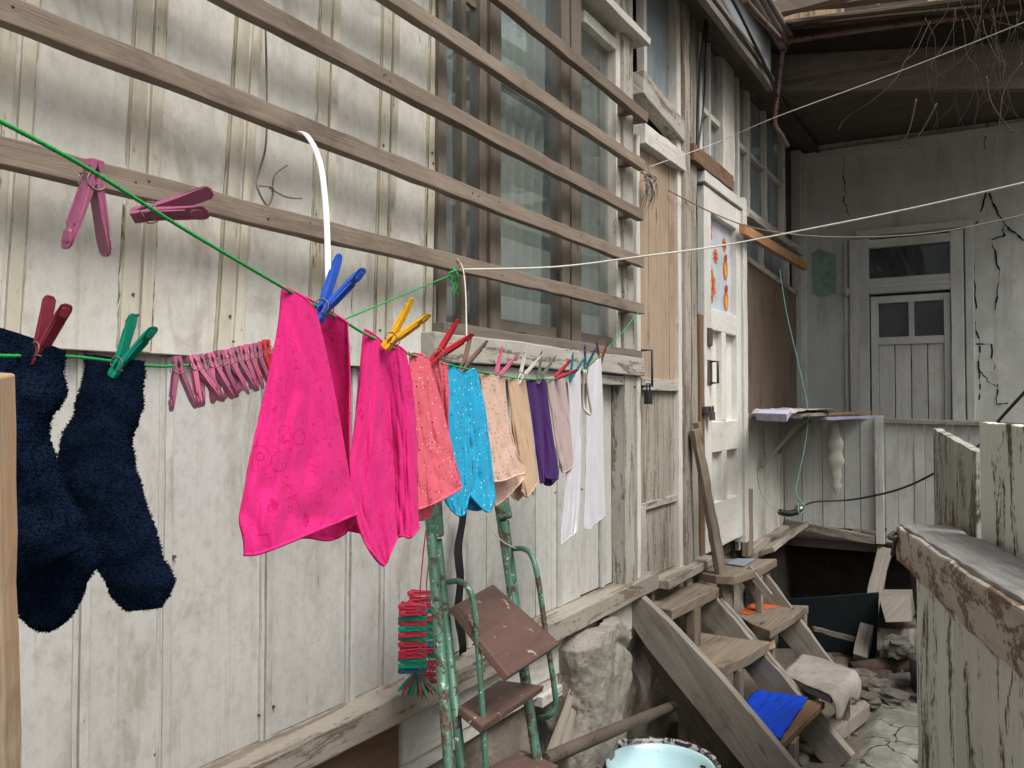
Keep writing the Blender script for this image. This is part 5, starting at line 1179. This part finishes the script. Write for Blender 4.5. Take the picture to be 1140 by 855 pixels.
rope('red_string', [PX(476, 580, .05).lerp(PD(476, 580, 2.0), 1), PD(473, 600, 2.0), PD(469, 640, 2.0), PD(467, 675, 2.0), PD(466, 745, 2.0)], .0016, m_plain('red_thread', (.45, .03, .06)), 'red string suspending the bundle of stacked pegs')
rope('red_string', [PD(478, 618, 2.03), PD(476, 640, 2.05), PD(475, 660, 2.06), PD(478, 750, 2.06)], .0014, m_plain('red_thread', (.45, .03, .06)), 'second shorter red string behind the first peg bundle')

# ---------------------------------------------------------------- laundry
def cloth(mb, cols, zf, N=48, Mc=10, mixc=.35, wr=.0048, seed=0, curl=.006):
    cx = sum(c[0][0] for c in cols) / len(cols); zc = zf(cx); C = []
    for cl in cols:
        pts = []
        off = cl[0][2] if len(cl[0]) > 2 else 0
        for q in cl:
            o_ = q[2] if len(q) > 2 else off; z = zf(q[0]) * (1 - mixc) + zc * mixc; pts.append((PD(q[0], q[1] - (2.2 * .9 / z if not pts and not o_ > .03 else 0), z), o_))
        P_ = catmull([Vector((*p, )) for p, _ in pts], 6); O_ = catmull([Vector((o, 0, 0)) for _, o in pts], 6)
        L = [0.]
        for i in range(1, len(P_)): L.append(L[-1] + (P_[i] - P_[i - 1]).length)
        out = []; j = 0
        for i in range(N):
            t = L[-1] * i / (N - 1)
            while j < len(P_) - 2 and L[j + 1] < t: j += 1
            k = min(1, max(0, (t - L[j]) / max(1e-9, L[j + 1] - L[j]))); p = P_[j].lerp(P_[j + 1], k); o = O_[j].x * (1 - k) + O_[j + 1].x * k; out.append(p + (p - CAM).normalized() * o)
        C.append(out)
    G = []
    for i in range(N):
        row = catmull([c[i] for c in C], Mc)
        for j, p in enumerate(row):
            t = i / (N - 1); d = (p - CAM).normalized(); w_ = j / (len(row) - 1)
            a = wr * (.4 + t) * (mn.fractal(Vector((w_ * 5 + seed, t * 1.6, seed)), 1, 2, 4) * 1.5 + .35 * mn.noise(Vector((w_ * 9 + t * 4, t * 7, seed + 4))) + .8 * (.5 - abs(mn.noise(Vector((w_ * 3.2 - t * 2.5, t * 3.5 + w_, seed + 9))) * 2)))
            row[j] = p + d * a
        G.append(row)
    mb.grid(G); return G
def hem(mb, G, r=.0016, row=-1): mb.tube([p for p in G[row]][::2], r, 6, cat=False)
def wash(name, panels, zf, mat, lab, cat, th=.0016, hems=True, **kw):
    mb = MB(); hm = MB()
    for k, p in enumerate(panels):
        G = cloth(mb, p, zf, seed=k * 3.7 + len(lab), **kw)
        if hems: hem(hm, G, .0022); hem(hm, G, .0016, 0)
    o = tag(mb.build(name, mat, solid=th, subs=1), lab, cat, 'underwear drying on the line' if cat == 'briefs' else None)
    if hems: hm.split('hem', mat, o)
    return o
hp = m_fabric('hot_pink_jersey', (.82, .028, .24), 900, ('swirl', 24, (.50, .004, .10)))
wash('hot_pink_briefs', [
    [[(314, 321), (309, 365), (296, 430), (279, 505), (271, 550), (266, 577), (271, 600), (272, 617)], [(322, 324, -.004), (316, 400), (301, 500), (292, 560), (288, 600), (287, 616)], [(334, 331, -.006), (332, 400), (322, 500), (316, 570), (315, 606)], [(345, 340, -.006), (350, 410), (350, 490), (347, 560), (344, 594)], [(353, 352, -.0), (369, 420), (382, 490), (391, 545), (397, 572)]],
    [[(316, 323, .02), (304, 400, .03), (286, 510, .04), (276, 590, .04), (300, 608, .03)], [(335, 331, .02), (333, 420, .05), (330, 520, .07), (337, 598, .07)], [(365, 347, .02), (366, 420, .05), (365, 510, .07), (366, 601, .08)], [(385, 360, .0), (388, 420, .02), (387, 490, .03), (384, 540, .04), (385, 592, .05)], [(386, 361, .0), (389, 420, .01), (389, 490, .0), (391, 540, .0), (397, 573, 0)]]],
    zl1, hp, 'nearest and largest hot pink briefs with faint swirls, under the blue peg', 'briefs')
wash('hot_pink_briefs', [
    [[(406, 369), (403, 410), (395, 470), (390, 512), (388, 535), (393, 570), (402, 592)], [(411, 371), (408, 430), (401, 500), (400, 560), (407, 605), (413, 614)], [(418, 376), (416, 430), (412, 500), (412, 560), (419, 610), (427, 629)], [(425, 382), (424, 430), (424, 500), (428, 560), (434, 600), (434, 615)], [(427, 384), (432, 430), (438, 500), (440, 560), (442, 598)]],
    [[(427, 385, .006), (432, 430, .015), (437, 500, .02), (440, 560, .02), (443, 597, .02)], [(436, 384, .0), (442, 430), (448, 500), (450, 560), (449, 596)], [(445, 388, -.004), (452, 440), (456, 510), (457, 560), (457, 598)], [(452, 394, .0), (459, 430), (464, 500), (464, 555), (467, 586)]],
    [[(404, 374, .04), (394, 480, .05), (386, 545, .06), (388, 590, .06)], [(430, 384, .04), (432, 480, .06), (438, 560, .06), (442, 598, .06)], [(451, 393, .03), (462, 480, .04), (463, 550, .04), (466, 580, .03)]]],
    zl1, hp, 'second hot pink briefs with a pointed hem, under the yellow peg', 'briefs')
dc = [(.02, .01, .05), (.75, .70, .70), (.45, .02, .03)]
wash('coral_dotted_briefs', [
    [[(455, 394), (459, 440), (464, 500), (465, 540), (465, 567)], [(463, 395, -.003), (467, 450), (474, 510), (479, 562)], [(471, 397, -.004), (480, 450), (490, 510), (497, 553)], [(478, 402), (492, 450), (506, 510), (513, 535), (514, 543)]],
    [[(478, 401, .006), (485, 440, .02), (492, 490, .03), (498, 530, .03)], [(488, 404, .0), (493, 440, .01), (496, 480, .02), (502, 520, .03)], [(498, 408, 0), (500, 440, .0), (499, 470, .01), (502, 500, .03)]],
    [[(456, 396, .04), (462, 500, .05), (465, 579, .05)], [(478, 402, .04), (480, 500, .05), (478, 575, .05)], [(492, 406, .04), (497, 480, .05), (483, 556, .05)]]],
    zl1, m_fabric('coral_dotted', (.84, .15, .21), 800, ('dots', 130, dc, .20)), 'coral pink dotted briefs under the bright red peg', 'briefs')
wash('turquoise_dotted_briefs', [
    [[(499, 408), (497, 460), (498, 520), (494, 553), (501, 566)], [(505, 411, -.004), (507, 470), (509, 530), (510, 560), (511, 574)], [(512, 415, -.002), (516, 470), (520, 530), (518, 560), (517, 571)], [(515, 417, .002), (521, 470), (525, 525), (525, 545), (520, 558)]],
    [[(515, 418, .002), (520, 470, .004), (524, 520, .004), (524, 551, .004)], [(521, 415, -.003), (528, 470), (531, 530), (531, 560)], [(527, 412, -.003), (538, 470), (541, 530), (541, 569)], [(531, 414), (541, 460), (549, 530), (551, 556), (546, 569)]],
    [[(500, 410, .04), (500, 500, .05), (503, 560, .05)], [(515, 415, .04), (520, 500, .05), (530, 568, .05)], [(531, 414, .02), (545, 500, .04), (549, 560, .03)]]],
    zl1, m_fabric('turquoise_dotted', (.02, .44, .74), 800, ('dots', 118, [(.02, .02, .10), (.65, .80, .85), (.30, .03, .10)], .20)), 'turquoise dotted briefs under the brown peg', 'briefs')
wash('peach_dotted_briefs', [
    [[(534, 416), (538, 450), (543, 490), (548, 536)], [(543, 418, -.003), (547, 450), (553, 490), (560, 535)], [(553, 421, -.003), (557, 450), (565, 490), (573, 530)], [(562, 422), (565, 460), (574, 500), (585, 520), (585, 527)]],
    [[(535, 417, .05), (541, 470, .06), (549, 540, .06), (551, 563, .06)], [(550, 420, .05), (553, 470, .06), (562, 540, .06), (565, 553, .06)], [(562, 423, .03), (567, 470, .05), (580, 520, .05), (583, 533, .04)]]],
    zl1, m_fabric('peach_dotted', (.76, .53, .42), 800, ('dots', 105, [(.35, .02, .02), (.15, .05, .04), (.55, .12, .08)], .20)), 'peach briefs with red dots under the light pink peg', 'briefs')
wash('beige_briefs', [
    [[(565, 423, .004), (570, 470, .01), (577, 515, .01), (581, 546, .01)], [(572, 424, -.003), (577, 470), (582, 520), (586, 553)], [(578, 425, -.003), (585, 475), (591, 520), (592, 546)], [(585, 425), (592, 480), (597, 520), (599, 536)]],
    [[(566, 423, .05), (570, 480, .06), (567, 545, .06), (576, 557, .06)], [(576, 424, .05), (582, 480, .06), (580, 540, .06), (584, 550, .06)], [(585, 425, .03), (592, 480, .05), (597, 530, .05), (598, 538, .05)]]],
    zl1, m_fabric('beige_jersey', (.66, .46, .31), 800), 'plain beige briefs under the off white peg', 'briefs')
wash('purple_briefs', [
    [[(586, 423), (592, 465), (597, 505), (601, 537)], [(592, 424, -.003), (597, 470), (602, 510), (605, 537)], [(599, 424, .003), (603, 470, .006), (606, 505, .006), (606, 532)], [(603, 423, -.003), (609, 470), (614, 505), (615, 533)], [(607, 424), (614, 475), (619, 505), (622, 524), (621, 533)]],
    [[(588, 424, .05), (598, 500, .06), (606, 539, .06)], [(598, 424, .05), (606, 500, .06), (613, 540, .06)], [(607, 425, .03), (616, 500, .05), (621, 532, .04)]]],
    zl1, m_fabric('purple_jersey', (.062, .016, .14), 800), 'dark purple briefs under the grey green peg', 'briefs')
wash('pale_mauve_briefs', [
    [[(608, 422, .003), (614, 460, .006), (620, 500, .006), (625, 524, .006)], [(614, 421, -.003), (618, 460), (624, 500), (628, 526)], [(622, 421, -.003), (628, 460), (632, 500), (634, 522)], [(628, 421), (634, 465), (637, 500), (638, 512), (636, 521)]],
    [[(610, 423, .05), (618, 480, .06), (623, 520, .06)], [(620, 422, .05), (628, 480, .06), (630, 525, .06)], [(629, 422, .03), (635, 480, .05), (637, 520, .04)]]],
    zl1, m_fabric('pale_mauve_jersey', (.56, .43, .42), 800), 'pale mauve briefs beneath the flat dark red peg', 'briefs')
wk = m_fabric('white_rib_knit', (.66, .65, .70), 700, None, .9, .2)
wash('long_white_garment', [
    [[(631, 418), (634, 465), (629, 540), (624, 606)], [(636, 417, -.004), (638, 480), (635, 560), (631, 600)], [(641, 416, .004), (643, 480), (640, 560), (637, 596)], [(646, 413), (647, 480), (646, 550), (643, 591)]]],
    zl1, wk, 'first long white vest with a torn slanted hem, nearer of the two', 'vest', wr=.006)
wash('long_white_garment', [
    [[(655, 412), (653, 450), (652, 510), (650, 588)], [(658, 408, -.006), (657, 450), (656, 520), (656, 589)], [(662, 404, .006), (661, 450), (661, 520), (660, 584)], [(666, 401, -.006), (666, 450), (666, 520), (666, 580)], [(669, 400), (671, 450), (672, 520), (674, 573)]]],
    zl1, wk, 'second long white vest with a rippled hem at the far end of the laundry', 'vest', wr=.008)
rope('vest_strap', [PD(650, 412, 2.27), PD(649, 445, 2.3), PD(652, 458, 2.3), PD(658, 460, 2.32), PD(655, 440, 2.3), PD(652, 412, 2.28)], .0035, m_plain('strap_cotton', (.52, .47, .42)), 'beige looped strap hanging between the two long white vests', 'strap')
# navy socks: closed fluffy tubes
navy = NT('navy_terry'); n_ = navy.noise(navy.obj, 420, 3, .7); n2 = navy.noise(navy.obj, 60, 4, .6)
cc_ = navy.mix(navy.ramp(n_, .3, .7), (.003, .006, .018), (.007, .016, .040)); navy.bump(navy.math('ADD', n_, n2), 1.0, .004); navy.p.inputs['Sheen Weight'].default_value = .03; navy.p.inputs['Sheen Tint'].default_value = (.15, .25, .5, 1); navy = navy.done(cc_, 1, .05)
def sock(lobes, zf, lab, seed):
    rnd = random.Random(seed); mb = MB(); tris = []
    for L_, R_, th, dz in lobes:
        cx = (L_[0][0] + R_[0][0]) / 2; zc = zf(cx) + dz; N = 60; n = 40
        Lp = resample(catmull([PD(px, py, zc) for px, py in L_], 6), N); Rp = resample(catmull([PD(px, py, zc) for px, py in R_], 6), N); P = []
        for i in range(N):
            l, r = Lp[i], Rp[i]; c = (l + r) / 2; h = (r - l) / 2; t = i / (N - 1); row = []
            e = 1.0 if 0 < i < N - 1 else .9
            k_end = min(1, .35 + 5 * (1 - t)) if t > .87 else 1; k0 = .35 + .65 * min(1, t * 3)
            for k in range(n + 1):
                a = 2 * math.pi * (k % n) / n; d = FW * (math.sin(a) * th * k_end * k0); p = c + h * math.cos(a) + d
                p += (h.normalized() * math.cos(a) + FW * math.sin(a)) * (.006 * mn.fractal(Vector((p.x * 28, p.y * 28, p.z * 28 + seed)), 1, 2, 3) + .009 * mn.noise(p * 14) * math.sin(math.pi * t)); row.append(p)
            P.append(row)
        c = sum(P[-1], Vector()) / len(P[-1]); P.append([c.copy() for _ in range(n + 1)]); mb.grid(P)
        for i in range(N):
            for k in range(n):
                for _ in range(3):
                    p = P[i][k].lerp(P[min(i + 1, N)][k + 1], rnd.random()); nn = nrm(p - (Lp[min(i, N - 1)] + Rp[min(i, N - 1)]) / 2); tris.append((p, nn))
    for p, nn in tris:
        s = rnd.uniform(.0010, .0028); a = nrm(nn.cross(Vector((rnd.random() - .5, rnd.random() - .5, rnd.random() - .5)))); b = nrm(nn + Vector((rnd.uniform(-1, 1), rnd.uniform(-1, 1), rnd.uniform(-1, 1))) * .7)
        i0 = len(mb.v); mb.v += [p - a * .0006, p + a * .0006, p + b * s + a * .0005, p + b * s * .8 + a * .0016]; mb.face([i0, i0 + 1, i0 + 3, i0 + 2], [(0, 0)] * 4, .5)
    return tag(mb.build('navy_sock', navy), lab, 'sock', 'navy terry socks')
sock([([(-14, 360), (-18, 450), (-10, 530), (5, 590), (12, 625), (25, 640)], [(75, 392), (66, 445), (52, 480), (66, 520), (86, 568), (104, 606)], .020, 0),
      ([(12, 590), (14, 640), (20, 668), (24, 682), (40, 696)], [(112, 596), (117, 618), (98, 648), (76, 688), (52, 702)], .014, .012)], zl2, 'navy terry sock with folded foot at the left edge behind the stake', 3)
sock([([(96, 394), (82, 450), (62, 508), (76, 550), (98, 606), (114, 642), (120, 664), (136, 680)], [(160, 402), (157, 450), (149, 500), (156, 540), (168, 580), (181, 616), (193, 648), (180, 676)], .020, 0)], zl2, 'navy terry sock hanging toe down under the green peg', 8)

# ---------------------------------------------------------------- dry vine at the top right
mb = MB(); rv = random.Random(5)
for k in range(32):
    px = rv.uniform(1025, 1160); y_ = rv.uniform(-25, 25); p = PY(px, y_, 4.7 + rv.uniform(-.25, .25)); pts = [p]; d = Vector((rv.uniform(-.5, .4), rv.uniform(-.2, .2), -1))
    for s in range(rv.randint(4, 9)):
        d += Vector((rv.uniform(-.55, .55), rv.uniform(-.3, .3), rv.uniform(-.35, .35))); p = p + nrm(d) * rv.uniform(.06, .13); pts.append(p)
    mb.tube(pts, rv.uniform(.001, .0026), 5, res=4, r2=.0006)
for pts in ([(1098, 85), (1102, 110), (1112, 128), (1128, 148)], [(1138, 70), (1118, 100), (1112, 140), (1106, 174)], [(1020, 110), (1010, 150), (988, 178)], [(1043, 115), (1020, 155), (992, 176)]):
    mb.tube([PY(px, py, 4.75) for px, py in pts], .005, 6, r2=.002)
tag(mb.build('dry_vine', m_plain('dry_vine', (.07, .055, .05), .9)), 'tangle of bare dry vine stems hanging from the far roof edge', 'vine')

# ---------------------------------------------------------------- trees across the yard (seen in the window panes)
M['bark'] = m_stone('bark', (.12, .09, .065), (.07, .052, .04), 12, .8)
def leafmat(n, c):
    t = NT(n); a = t.noise(t.obj, 3, 4); t.done(t.mix(t.ramp(a, .3, .7), c, tuple(x * .55 for x in c)), .6, .3)
    tr = t.t.nodes.new('ShaderNodeBsdfTranslucent'); tr.inputs[0].default_value = (*[x * 1.2 for x in c], 1); mx = t.t.nodes.new('ShaderNodeMixShader'); mx.inputs[0].default_value = .3
    t.t.links.new(t.p.outputs[0], mx.inputs[1]); t.t.links.new(tr.outputs[0], mx.inputs[2]); t.t.links.new(mx.outputs[0], t.out.inputs[0]); return t.m
lm = leafmat('leaf', (.085, .13, .04))
def tree(x, y, h, r, seed, lab):
    rv = random.Random(seed); t = thing('broadleaf_tree', lab, 'tree', (x, y, 0), 'trees beyond the yard'); mb = MB(); tips = []
    mb.tube([(x, y, -.05), (x + .1, y, h * .3), (x - .05, y + .1, h * .6)], .16, 10, r2=.07)
    for k in range(12):
        z = h * rv.uniform(.3, .62); a = rv.uniform(0, 6.28); e = Vector((x + math.cos(a) * r * rv.uniform(.5, 1), y + math.sin(a) * r * rv.uniform(.5, 1), z + h * rv.uniform(.1, .35))); mb.tube([(x, y, z), (Vector((x, y, z)) + e) / 2 + Vector((0, 0, .25)), e], .05, 6, r2=.012); tips.append(e)
    mb.build('trunk', M['bark'], t); mb = MB()
    for e in tips:
        for q in range(5):
            c = e + Vector((rv.gauss(0, .5), rv.gauss(0, .5), rv.gauss(0, .45)))
            for l in range(150):
                p = c + Vector((rv.gauss(0, .24), rv.gauss(0, .24), rv.gauss(0, .2))); a = Vector((rv.gauss(0, 1), rv.gauss(0, 1), rv.gauss(0, 1))).normalized() * .055; b = a.cross(Vector((rv.gauss(0, 1), rv.gauss(0, 1), rv.gauss(0, 1)))).normalized() * .03
                i0 = len(mb.v); mb.v += [p - a, p - b, p + a, p + b]; mb.face([i0, i0 + 1, i0 + 2, i0 + 3], [(0, 0)] * 4, .5)
    mb.build('crown', lm, t)
tree(4.3, 10.8, 8.6, 2.6, 1, 'taller broadleaf tree beyond the added green house, out of frame')
tree(7.2, 11.0, 8.0, 2.4, 2, 'lower broadleaf tree beyond the added green house, out of frame')
# unseen house added to shade the far corner and reflect in the panes
nb = thing('added_house', 'green clapboard house added right of the yard for shade, out of frame', 'house', (2.6, 3.9, 0))
mb = MB()
for k in range(15): mb.bar((2.62 + .006 * (k % 2), 3.9, .07 + .145 * k), (2.62 + .006 * (k % 2), 9.5, .07 + .145 * k), .14, .025, (0, 0, 1), 20, .002)
for k in range(15): mb.bar((2.64, 3.92, .07 + .145 * k), (7.0, 3.92, .07 + .145 * k), .14, .025, (0, 0, 1), 14, .002)
mb.build('clapboards', m_paint('green_clapboard', (.42, .50, .32), (.2, .16, .12), .2, .5, .25), nb)
mb = MB(); mb.box((2.66, 3.96, 0), (7.0, 9.5, 2.18), 'y', 0); mb.build('wall', M['darkwood'], nb)
mb = MB(); mb.prism([(2.5, 3.8, 2.2), (7.2, 3.8, 2.2), (7.2, 9.7, 2.2), (2.5, 9.7, 2.2)], (0, 0, .05), (0, 1, 0)); mb.build('roof', M['rust'], nb)
